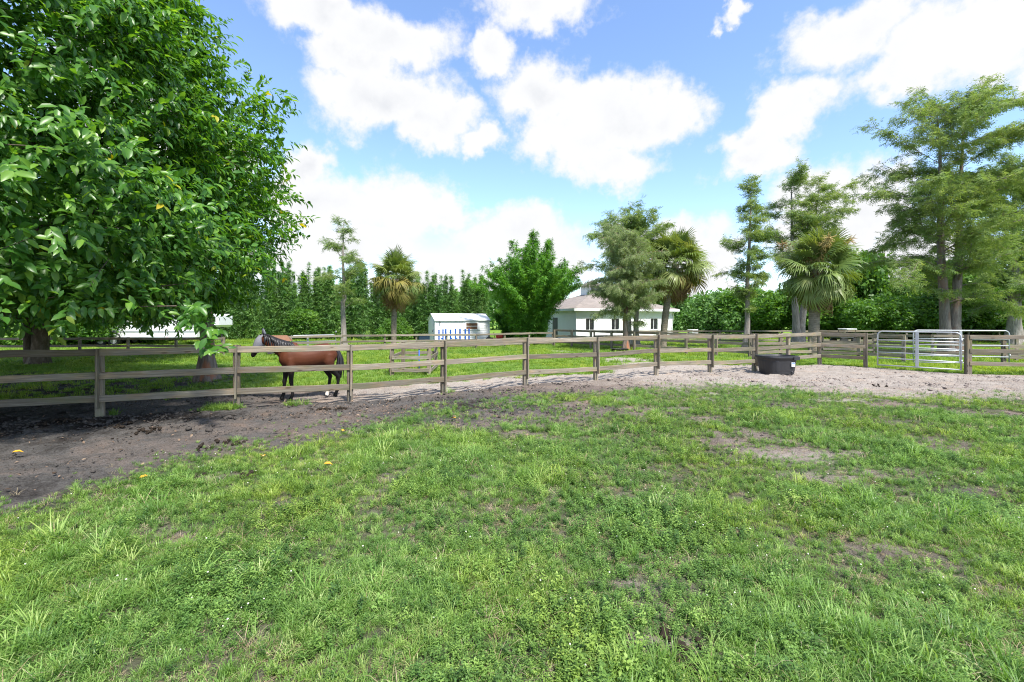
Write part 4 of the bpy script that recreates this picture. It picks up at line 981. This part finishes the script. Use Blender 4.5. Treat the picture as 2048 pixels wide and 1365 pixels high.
def hedge():
    n = 34; xs = np.linspace(-32, -2.6, n)
    for i, x in enumerate(xs):
        y = 42+hr.uniform(-.6, .6)+.06*x
        lab = ('slim bamboo spire in the tall hedge, %s from the left end of the row' % ordinal(i)) if i < 17 else ('slim bamboo spire in the tall hedge, %s from the white shed end' % ordinal(n-1-i))
        g = thing('bamboo', lab, 'bamboo', (x+hr.uniform(-.2, .2), y, 0), hr.uniform(0, 6.28), 'bamboo spires of the tall hedge')
        c, f = HV[i % 4]; s = hr.uniform(.98, 1.13)*(.92 if x > -9 else 1.0); g.scale = (hr.uniform(1.0, 1.25), hr.uniform(1.0, 1.25), s)
        obj('culms', c, M['culm'], g); o = obj('foliage', f, M['leaf_hedge'], g)
hedge()
def bamboo_clump(label, base, H, spread, nc, per, seed, size=.30, mat='leaf_bamboo', name='bamboo_clump', group='bamboo clumps'):
    r = np.random.default_rng(seed); g = thing(name, label, 'bamboo', (base[0], base[1], 0), 0, group); cm = MB(); pts = []; rn = []
    for k in range(nc):
        a = r.uniform(0, 6.28); q = spread*.22*math.sqrt(r.random()); lean = r.random()**.8; h = H*(1-.28*lean)*r.uniform(.78, 1.0)
        d = np.array([math.cos(a), math.sin(a), 0]); b = d*q+np.array([0, 0, -.1]); t_ = np.linspace(0, 1, 7)[:, None]
        out = spread*lean*(t_**2.0); z = h*(t_-.20*lean*t_**3.2)
        pth = b+d*out+np.array([0, 0, 1.0])*z; cm.tube(pth, np.linspace(.032, .004, 7), 5, False)
        m_ = per; f = .05+.95*r.random(m_)**.75; c = np.stack([np.interp(f, t_[:, 0], pth[:, j]) for j in range(3)], 1)
        w = np.interp(f, [0, .3, .7, 1], [.30, .52, .36, .07])*(.8+.12*spread); an = r.uniform(0, 6.28, m_); rr_ = w*np.sqrt(r.random(m_))
        pts.append(c+np.stack([np.cos(an)*rr_, np.sin(an)*rr_, r.normal(-.05, .12, m_)], 1)); rn.append(np.clip(r.random(m_)*.55+r.random()*.42, 0, .99))
    obj('culms', cm.mesh('culms', True), M['culm'], g)
    P = np.concatenate(pts); P[:, 2] = np.maximum(P[:, 2], .1); rn = np.concatenate(rn); V, Fs = leaf_cloud(P, size, r, LANCE)
    obj('foliage', mesh('foliage', V, Fs, False, {'rnd': np.repeat(rn, len(LANCE[0]))}), M[mat], g)
    return g
bamboo_clump('big bright green bamboo clump between the white shed and the white house', (1.3, 35.0), 9.2, 4.2, 92, 190, 61, .30)
bamboo_clump('lower feathery bamboo at the left foot of the big clump, right of the shed', (-.1, 39.2), 4.4, 1.5, 26, 150, 62, .28)

# ------------------------------------------------------------------ background shrubs and trees
def leafblob():
    V = []; Q = []; r = np.random.default_rng(14)
    for k in range(7):
        d = unit(r.normal(0, 1, 3)*[1, 1, .6]); s = unit(np.cross(d, r.normal(0, 1, 3))); L = r.uniform(.5, 1.0); o = r.normal(0, .25, 3)
        i = len(V); V += [o, o+d*L*.5+s*.2, o+d*L-np.array([0, 0, .1]), o+d*L*.5-s*.2]; Q.append([i, i+1, i+2, i+3])
    return np.array(V), [np.array(Q)]
BLOB = leafblob()
def shrub_mesh(seed, n=2600, lean=0):
    """unit-size dense shrub: several overlapping lobes, leaves near the lobes' skin"""
    r = np.random.default_rng(seed); lobes = [(0, 0, .45, .42)]+[(r.normal(0, .26), r.normal(0, .26), r.uniform(.2, .85), r.uniform(.16, .32)) for _ in range(11)]
    w = np.array([l[3]**2 for l in lobes]); idx = r.choice(len(lobes), n, p=w/w.sum()); L = np.array(lobes)[idx]
    d = unit(r.normal(0, 1, (n, 3))); rad = L[:, 3]*(.62+.45*r.random(n)); P = L[:, :3]+d*rad[:, None]; P[:, 2] = np.abs(P[:, 2])
    V, Fs = leaf_cloud(P, .085, r, BLOB); rn = np.clip(r.random(n)*.6+.38*np.array([r.random() for _ in lobes])[idx], 0, .99)
    st = MB()
    for l in lobes[:8]: st.tube([[0, 0, -.03], [l[0]*.4, l[1]*.4, l[2]*.5], [l[0], l[1], l[2]]], [.022, .014, .005], 5, False)
    return st.mesh('stems', True), mesh('foliage', V, Fs, False, {'rnd': np.repeat(rn, len(BLOB[0]))})
SV = [shrub_mesh(80+i) for i in range(4)]
def shrub(label, x, y, w, h, k, mat='leaf_shrub', name='leafy_shrub', cat='shrub', group='shrubs behind the far fence'):
    g = thing(name, label, cat, (x, y, 0), hr.uniform(0, 6.28), group); g.scale = (w, w*.9, h)
    st, fo = SV[k % 4]; obj('stems', st, M['bark_ficus'], g)
    o = obj('foliage', fo, None, g)
    if not fo.materials: fo.materials.append(M[mat])
    o.material_slots[0].link = 'OBJECT'; o.material_slots[0].material = M[mat]
    return g
SHR = [(12.6, 50, 5.2, 5.4, 'behind the right end of the white house'), (17.2, 51, 5.4, 5.8, 'left of the slim leaning cypress'), (21.8, 50.5, 5.0, 5.2, 'just left of the slim leaning cypress foot'),
       (26.2, 48, 6.0, 5.6, 'between the slim leaning cypress and the large palm'), (29.6, 45, 5.6, 6.6, 'behind the large flowering palm'), (33.2, 44, 6.4, 7.6, 'right of the large flowering palm, the tallest of its neighbours'),
       (37.0, 43, 6.4, 6.2, 'behind the near gate'), (31.6, 39.5, 4.6, 4.0, 'low in front of the row, right of the large palm'), (35.6, 38.6, 5.0, 4.3, 'low in front of the row, left of the twin cypress trunks'), (41.4, 42, 6.8, 6.8, 'behind the twin cypress trunks'),
       (46.2, 42.5, 7.0, 7.4, 'right of the twin cypress trunks'), (40.6, 37.8, 4.6, 3.8, 'low beside the twin cypress trunks'), (52, 43, 7.5, 8.0, 'at the right edge behind the dark cypress'), (46, 38, 4.8, 3.9, 'low at the right edge')]
for i, (x, y, w, h, s) in enumerate(SHR): shrub('dense green shrub %s' % s, x, y, w, h, i, 'leaf_shrub' if i > 2 else 'leaf_hedge')
SHL = [(-36, 33.5, 6.5, 5.0, 'at the far left edge behind the double trunk'), (-31.2, 33, 5.2, 3.6, 'right of the double trunk at far left'), (-38, 40, 8, 7.5, 'taller, behind the others at far left'), (-29, 37, 5.0, 4.6, 'behind the white horse trailer'), (-18, 40.3, 3.2, 2.6, 'bright and low at the foot of the bamboo hedge'), (-10.6, 40.2, 2.4, 2.2, 'small and bright beside the slim lone cypress')]
for i, (x, y, w, h, s) in enumerate(SHL): shrub('leafy shrub %s' % s, x, y, w, h, i+1, 'leaf_shrub', group='shrubs at left')
def far_wood():
    r = np.random.default_rng(99); n = 9000; x = r.uniform(-120, 120, n); y = 75+r.uniform(0, 12, n); h = 3.5+4.0*fbm(x*.12+3, y*0, 3); z = h*np.sqrt(r.random(n))
    V, Fs = leaf_cloud(np.stack([x, y, z], 1), 1.3, r, BLOB)
    o = obj('far_woods', mesh('far_woods', V, Fs, False, {'rnd': np.repeat(r.random(n)*.8, len(BLOB[0]))}), M['leaf_hedge']); o['kind'] = 'stuff'; o['label'] = 'distant belt of green woods along the horizon'
far_wood()

# ------------------------------------------------------------------ buildings
def house():
    A = R(23); g = thing('house', 'white single-storey house with hipped shingle roof and cupola behind the palms', 'house', (5.35, 38, 0), A)
    L, D, E, Hh = 10.3, 9.2, .42, 2.7
    # front wall with three openings
    wins = [(.95, 1.75), (3.55, 4.35), (7.75, 8.55)]; zb, zt = 1.02, 1.98
    w = MB(); xs = [0]+[v for p in wins for v in p]+[L]
    for i in range(0, len(xs)-1):
        if i % 2 == 0: w.box((xs[i], 0, 0), (xs[i+1], .16, Hh))
        else: w.box((xs[i], .001, 0), (xs[i+1], .159, zb)); w.box((xs[i], .001, zt), (xs[i+1], .159, Hh))
    wall = obj('wall', w.mesh('wall'), M['white_wall'], g)
    w2 = MB(); w2.box((0, .16, 0), (.16, D, Hh)); w2.box((L-.16, .16, 0), (L, D, Hh)); w2.box((.16, D-.16, 0), (L-.16, D, Hh)); obj('side_walls', w2.mesh('side_walls'), M['white_wall'], g)
    for (a, b) in wins:
        wn = obj('window', MB().box((a+.02, .10, zb+.02), (b-.02, .12, zt-.02)).mesh('window'), M['glass'], g)
        fr = MB()
        for (p, q) in (((a-.06, -.02, zb-.06), (b+.06, .03, zb)), ((a-.06, -.02, zt), (b+.06, .03, zt+.06)), ((a-.06, -.021, zb), (a, .03, zt)), ((b, -.021, zb), (b+.06, .03, zt)), (((a+b)/2-.02, .05, zb), ((a+b)/2+.02, .095, zt))): fr.box(p, q)
        obj('window_frame', fr.mesh('window_frame'), M['white_trim'], wn)
    gv = MB()
    for k in range(1, 34): gv.box((k*.305-.012, -.012, .05), (k*.305+.012, -.001, zb-.07))
    obj('batten_strips', gv.mesh('batten_strips'), M['white_wall'], wall)
    # hip roof with overhang
    x0, x1, y0, y1 = -E, L+E, -E, D+E; zr = 4.55; mid = (y0+y1)/2; r0, r1 = x0+(y1-y0)/2, x1-(y1-y0)/2
    V = [(x0, y0, Hh), (x1, y0, Hh), (x1, y1, Hh), (x0, y1, Hh), (r0, mid, zr), (r1, mid, zr), (x0, y0, Hh+.12), (x1, y0, Hh+.12), (x1, y1, Hh+.12), (x0, y1, Hh+.12)]
    rf = obj('roof', mesh('roof', V, [(6, 7, 5, 4), (7, 8, 5), (8, 9, 4, 5), (9, 6, 4)]), M['shingle'], g)
    fa = MB()
    fa.box((x0, y0-.02, Hh-.08), (x1, y0+.02, Hh+.125)); fa.box((x0, y1-.02, Hh-.08), (x1, y1+.02, Hh+.125)); fa.box((x0-.02, y0, Hh-.081), (x0+.02, y1, Hh+.124)); fa.box((x1-.02, y0, Hh-.081), (x1+.02, y1, Hh+.124))
    obj('fascia', fa.mesh('fascia'), M['white_trim'], rf)
    obj('soffit', MB().box((x0+.02, y0+.02, Hh+.001), (x1-.02, y1-.02, Hh+.03)).mesh('soffit'), M['white_wall'], rf)
    cu = obj('cupola', MB().box((3.75, mid-.75, zr-.6), (5.25, mid+.75, zr+.5)).mesh('cupola'), M['white_wall'], rf)
    c = 4.5; V = [(c-1.05, mid-1.05, zr+.5), (c+1.05, mid-1.05, zr+.5), (c+1.05, mid+1.05, zr+.5), (c-1.05, mid+1.05, zr+.5), (c, mid, zr+1.1)]
    obj('cupola_roof', mesh('cupola_roof', V, [(0, 1, 4), (1, 2, 4), (2, 3, 4), (3, 0, 4), (3, 2, 1, 0)]), M['shingle'], rf)
    lv = MB()
    for k in range(5): lv.box((3.95, mid-.78, zr+.02+k*.09), (5.05, mid-.751, zr+.075+k*.09))
    obj('cupola_louver', lv.mesh('cupola_louver'), M['grey_dark'], rf)
    obj('downspout', MB().tube([[L+.3, -.3, Hh], [L+.05, -.06, Hh-.25], [L-.1, -.05, 1.2], [L-.1, -.05, .1]], .035, 6).mesh('downspout', True), M['white_trim'], g)
    obj('side_door', MB().box((-.03, 3.2, 0), (-.002, 4.1, 2.05)).mesh('side_door'), M['grey_dark'], g)
house()
def shed():
    A = R(23); g = thing('garden_shed', 'small white lap-sided shed with low gable roof and brown shutters', 'shed', (-6.1, 36.2, 0), A); L, D, He, Hr = 4.55, 2.4, 1.86, 2.34
    rows = 13
    def lap(mb, a, b, nrm, H):
        a, b, nrm = map(np.array, (a, b, nrm))
        for k in range(rows):
            z0, z1 = H*k/rows, H*(k+1)/rows; p = [a+nrm*.022+[0, 0, z0], b+nrm*.022+[0, 0, z0], b+nrm*.004+[0, 0, z1], a+nrm*.004+[0, 0, z1], a+[0, 0, z0], b+[0, 0, z0]]
            mb.add(p, [(0, 1, 2, 3), (4, 5, 1, 0)])
    core = MB().box((.01, .01, 0), (L-.01, D-.01, He)); core.add([(0, 0, He), (0, D, He), (0, D/2, Hr), (L, 0, He), (L, D, He), (L, D/2, Hr)], [(0, 2, 1), (3, 4, 5)])
    wl = obj('wall', core.mesh('wall'), M['white_metal'], g)
    s = MB(); lap(s, (0, 0, 0), (L, 0, 0), (0, -1, 0), He); lap(s, (0, D, 0), (0, 0, 0), (-1, 0, 0), He); obj('lap_siding', s.mesh('lap_siding'), M['white_metal'], wl)
    t_ = .035; V = []
    for (y, z) in ((-.14, He-.05), (D/2, Hr+.02), (D+.14, He-.05), (D+.14, He-.05+t_), (D/2, Hr+.02+t_), (-.14, He-.05+t_)): V += [(-.10, y, z), (L+.10, y, z)]
    rf = obj('roof', mesh('roof', V, [(0, 1, 3, 2), (2, 3, 5, 4), (4, 5, 7, 6), (6, 7, 9, 8), (8, 9, 11, 10), (10, 11, 1, 0), (0, 2, 8, 10), (2, 4, 6, 8), (1, 11, 9, 3), (3, 9, 7, 5)]), M['white_metal'], g)
    wn = obj('window', MB().box((2.55, -.06, 1.10), (3.5, -.026, 1.60)).mesh('window'), M['shutter'], g)
    obj('window_bar', MB().box((2.55, -.068, 1.33), (3.5, -.0605, 1.375)).mesh('window_bar'), M['white_trim'], wn)
    fr = MB()
    for (p, q) in (((2.47, -.07, 1.02), (3.58, -.03, 1.10)), ((2.47, -.07, 1.60), (3.58, -.03, 1.68)), ((2.3, -.07, 1.02), (2.549, -.03, 1.601)), ((3.501, -.07, 1.02), (3.75, -.03, 1.601))): fr.box(p, q)
    obj('window_frame', fr.mesh('window_frame'), M['white_trim'], wn)
    dr = obj('door', MB().box((-.05, .5, .05), (-.024, 1.55, 1.82)).mesh('door'), M['white_trim'], g); obj('door_handle', MB().box((-.09, .6, .9), (-.05, .64, 1.02)).mesh('door_handle'), M['grey_dark'], dr)
    for x in (0, L): obj('corner_trim', MB().box((x-.05, -.035, 0), (x+.05, -.0225, He-.04)).mesh('corner_trim'), M['white_trim'], wl)
    lp = obj('wall_lamp', MB().tube([[.35, -.02, 1.72], [.35, -.12, 1.72], [.35, -.16, 1.66]], [.03, .03, .05], 8).mesh('wall_lamp', True), M['grey_dark'], g)
shed()
def small_things():
    # blue jump standards before the shed
    A = R(23); xs = [878, 886, 891.5, 901, 911, 920, 930.5, 938]; pos = ['leftmost', 'second from the left', 'third from the left', 'fourth from the left', 'fifth from the left', 'third from the right', 'second from the right', 'rightmost']
    for i, px in enumerate(xs):
        Y = 34.2+.42*i*.4; X = (px-1024)/F*Y; h = 1.14+.02*(i % 3)+.03*(i > 3)
        g = thing('jump_standard', 'blue upright jump post before the white shed, %s of eight' % pos[i], 'jump post', (X, Y, 0), A+hr.uniform(-.3, .3), 'blue jump posts')
        obj('upright', MB().box((-.05, -.05, .05), (.05, .05, h), ch=.008).mesh('upright'), M['blue'], g)
        obj('foot', MB().box((-.22, -.045, 0), (.22, .045, .07), ch=.008).mesh('foot'), M['blue'], g); obj('foot', MB().box((-.04, -.22, .072), (.04, .22, .13), ch=.008).mesh('foot'), M['blue'], g)
        if i in (1, 3, 4): obj('cup', MB().box((.05 if i != 1 else -.15, -.03, .42), (.15 if i != 1 else -.05, .03, .50), ch=.008).mesh('cup'), M['blue'], g)
    g = thing('storage_bin', 'dark blue low storage bin at the left end of the white shed', 'bin', (-6.95, 35.8, 0), A); obj('body', MB().box((-.42, -.3, 0), (.42, .3, .62), ch=.03).mesh('body'), M['navy'], g); obj('lid', MB().box((-.45, -.33, .622), (.45, .33, .69), ch=.02).mesh('lid'), M['navy'], g)
    # red mower by the shed
    g = thing('red_mower', 'red farm mower parked at the right end of the white shed', 'mower', (-1.35, 35.6, 0), R(8)); d = MB().box((-.55, -.4, .18), (.35, .4, .42), ch=.05); obj('deck', d.mesh('deck'), M['red'], g)
    h = MB().box((.1, -.25, .42), (.65, .25, .80), ch=.08); obj('hood', h.mesh('hood'), M['red'], g); obj('seat', MB().box((-.45, -.2, .42), (-.12, .2, .5), ch=.03).box((-.5, -.2, .5), (-.4, .2, .85), ch=.03).mesh('seat'), M['grey_dark'], g)
    obj('steering_wheel', MB().tube([[.0, 0, .45], [-.08, 0, .82]], .02, 6).tube([[-.09+.14*.3*math.cos(a), .14*math.sin(a), .83+.12*math.cos(a)] for a in np.linspace(0, 6.28, 13)], .012, 5).mesh('steering_wheel', True), M['grey_dark'], g)
    for (x, y, r_) in ((.45, -.36, .2), (.45, .36, .2), (-.42, -.42, .27), (-.42, .42, .27)):
        wl = obj('wheel', MB().tube([[x, y-.09, r_], [x, y+.09, r_]], r_, 16).mesh('wheel'), M['rubber'], g); obj('rim', MB().tube([[x, y-.1, r_], [x, y+.1, r_]], r_*.55, 12).mesh('rim'), M['orange'], wl)
    g = thing('air_conditioner', 'small white outdoor unit on the grass right of the white house', 'outdoor unit', (17.0, 42.8, 0), A); obj('case', MB().box((-.35, -.35, .05), (.35, .35, .95), ch=.03).mesh('case'), M['white_metal'], g)
    gr = MB(); [gr.box((-.3, -.362, .15+.07*k), (.3, -.351, .18+.07*k)) for k in range(10)]; obj('grille', gr.mesh('grille'), M['grey_dark'], g)
    # dark utility cart behind the far fence
    g = thing('utility_cart', 'dark utility cart parked by the shrubs right of the large palm', 'cart', (24.9, 34.2, 0), R(10)); obj('tray', MB().box((-.7, -.45, .5), (.5, .45, .8), ch=.04).mesh('tray'), M['grey_dark'], g); obj('cover', MB().box((-.1, -.4, 1.15), (.8, .4, 1.22), ch=.02).mesh('cover'), M['white_trim'], g)
    fm = MB()
    for (x, y) in ((-.05, -.36), (-.05, .36), (.7, -.36), (.7, .36)): fm.tube([[x, y, .5], [x, y, 1.16]], .02, 6)
    obj('frame', fm.mesh('frame'), M['grey_dark'], g)
    for (x, y) in ((-.45, -.42), (-.45, .42), (.55, -.42), (.55, .42)): obj('wheel', MB().tube([[x, y-.08, .27], [x, y+.08, .27]], .27, 14).mesh('wheel'), M['rubber'], g)
    # little roofed hay feeder behind the horse
    g = thing('hay_feeder', 'low brown roofed feeder behind the neck of the bay horse', 'feeder', (-12.6, 24.6, 0), R(20)); obj('body', MB().box((-.5, -.35, .1), (.5, .35, .80)).mesh('body'), M['grey_dark'], g)
    V = [(-.65, -.5, .78), (.65, -.5, .78), (.65, .5, .78), (-.65, .5, .78), (-.4, 0, 1.08), (.4, 0, 1.08)]; obj('roof', mesh('roof', V, [(0, 1, 5, 4), (1, 2, 5), (2, 3, 4, 5), (3, 0, 4), (3, 2, 1, 0)]), M['shutter'], g)
small_things()
def trailer():
    g = thing('horse_trailer', 'long white horse trailer with dark barred window parked behind the left trees', 'trailer', (-31.4, 32.5, 0), R(2)); L, W, z0, z1 = 8.6, 2.2, .52, 2.35
    b = MB().box((0, 0, z0), (L, W, z1), ch=.12); b.box((L-.05, .1, 1.35), (L+1.5, W-.1, z1-.03), ch=.16); obj('body', b.mesh('body'), M['white_metal'], g)
    obj('trim_stripe', MB().box((.1, -.012, .98), (L-.1, -.004, 1.10)).mesh('trim_stripe'), M['galv'], g); obj('trim_stripe', MB().box((.1, -.012, .60), (L-.1, -.004, .66)).mesh('trim_stripe'), M['galv'], g)
    for x in (2.0, 4.6):
        wn = obj('window', MB().box((x, -.02, 1.45), (x+.8, -.003, 2.0)).mesh('window'), M['glass'], g); br = MB(); [br.box((x+.08+.12*k, -.05, 1.42), (x+.11+.12*k, -.03, 2.03)) for k in range(6)]; br.box((x-.03, -.052, 1.40), (x+.83, -.021, 1.45)); obj('bars', br.mesh('bars'), M['galv'], wn)
    obj('window', MB().box((L+.85, .085, 1.75), (L+1.35, .098, 2.1)).mesh('window'), M['glass'], g)
    for x in (1.95, 2.85):
        for y in (.14, W-.14):
            wl = obj('wheel', MB().tube([[x, y-.14, .40], [x, y+.14, .40]], .40, 24).mesh('wheel'), M['rubber'], g)
            rm = MB().tube([[x, y-.15, .40], [x, y+.15, .40]], .23, 18); obj('rim', rm.mesh('rim'), M['galv'], wl)
    fd = MB(); pts = [(1.42, .5), (1.55, .86), (1.8, .98), (3.0, .98), (3.25, .86), (3.38, .5)]
    fd.tube([[a, -.02, z] for a, z in pts], .045, 6); obj('fender', fd.mesh('fender', True), M['grey_dark'], g)
    obj('jack', MB().tube([[L+1.2, W/2, 0], [L+1.2, W/2, 1.4]], .05, 8).mesh('jack'), M['grey_dark'], g)
    for x in (4.0, 6.5): obj('marker_light', MB().box((x, -.03, .56), (x+.18, -.004, .61)).mesh('marker_light'), M['red'], g)
trailer()

# ------------------------------------------------------------------ small things on the ground
def manure(x, y, n, s, lab):
    r = np.random.default_rng(int(abs(x*100+y*37))); g = MB()
    for k in range(n):
        v, f = lump(r, 2, .8); a = r.uniform(0, 6.28); q = s*math.sqrt(r.random()); R_ = r.uniform(.016, .034); g.add(v*R_+np.array([math.cos(a)*q, math.sin(a)*q, R_*.5+.05*(1-q/s)*r.random()]), f[0])
    o = obj('manure_pile', g.mesh('manure_pile', True), M['muck'], loc=(x, y, gz1(x, y)-.005)); tag(o, lab, 'manure', 'manure piles')
manure(-4.13, 9.95, 16, .16, 'small dark manure heap below the right end of the horse, left lump of the pair'); manure(-3.78, 10.05, 9, .11, 'small dark manure heap below the right end of the horse, right lump of the pair')
manure(-8.7, 8.75, 24, .3, 'dark manure heap left of the leftmost fence post'); manure(-7.35, 8.55, 20, .24, 'dark manure heap right of the leftmost fence post'); manure(-6.35, 8.0, 22, .26, 'dark manure heap on the bare soil below the second fence post')
manure(-4.6, 7.15, 26, .34, 'broad dark manure heap at the edge of the bare soil and the grass'); manure(-4.0, 5.75, 10, .13, 'small dark manure lump in the grass near a yellow leaf, left one'); manure(-3.35, 5.85, 11, .12, 'small dark manure lump in the grass near a yellow leaf, right one')
manure(-4.0, 4.35, 14, .16, 'dark manure lump in the left foreground grass'); manure(10.95, 13.6, 14, .22, 'dark manure heap on the sand in front of the gates'); manure(1.02, 2.78, 18, .18, 'brown manure patch in the nearest grass, bottom centre right')
YL = [(-7.2, 6.55, .7, 'bright yellow fallen leaf on the dark soil at far left'), (-3.55, 6.5, 2.2, 'orange-yellow fallen leaf at the edge of soil and grass'), (-4.55, 5.55, 1.0, 'pale yellow curled leaf in the grass by the soil edge'), (-2.55, 6.15, .3, 'orange leaf lying in the grass right of the soil edge'), (-1.1, 8.9, 2.6, 'tan fallen leaf on the sandy ground in the middle'), (-2.95, 7.9, 1.4, 'orange fallen leaf on the pale soil below the horse')]
for (x, y, a, lab) in YL:
    o = obj('fallen_leaf', mesh('fallen_leaf', LEAF[0]*[1, 1.3, 1.6], LEAF[1], True), M['leaf_yellow'], loc=(x, y, gz1(x, y)+.05), rot=(R(8), R(-6), a), scale=(.12,)*3); tag(o, lab, 'leaf', 'yellow fallen leaves')
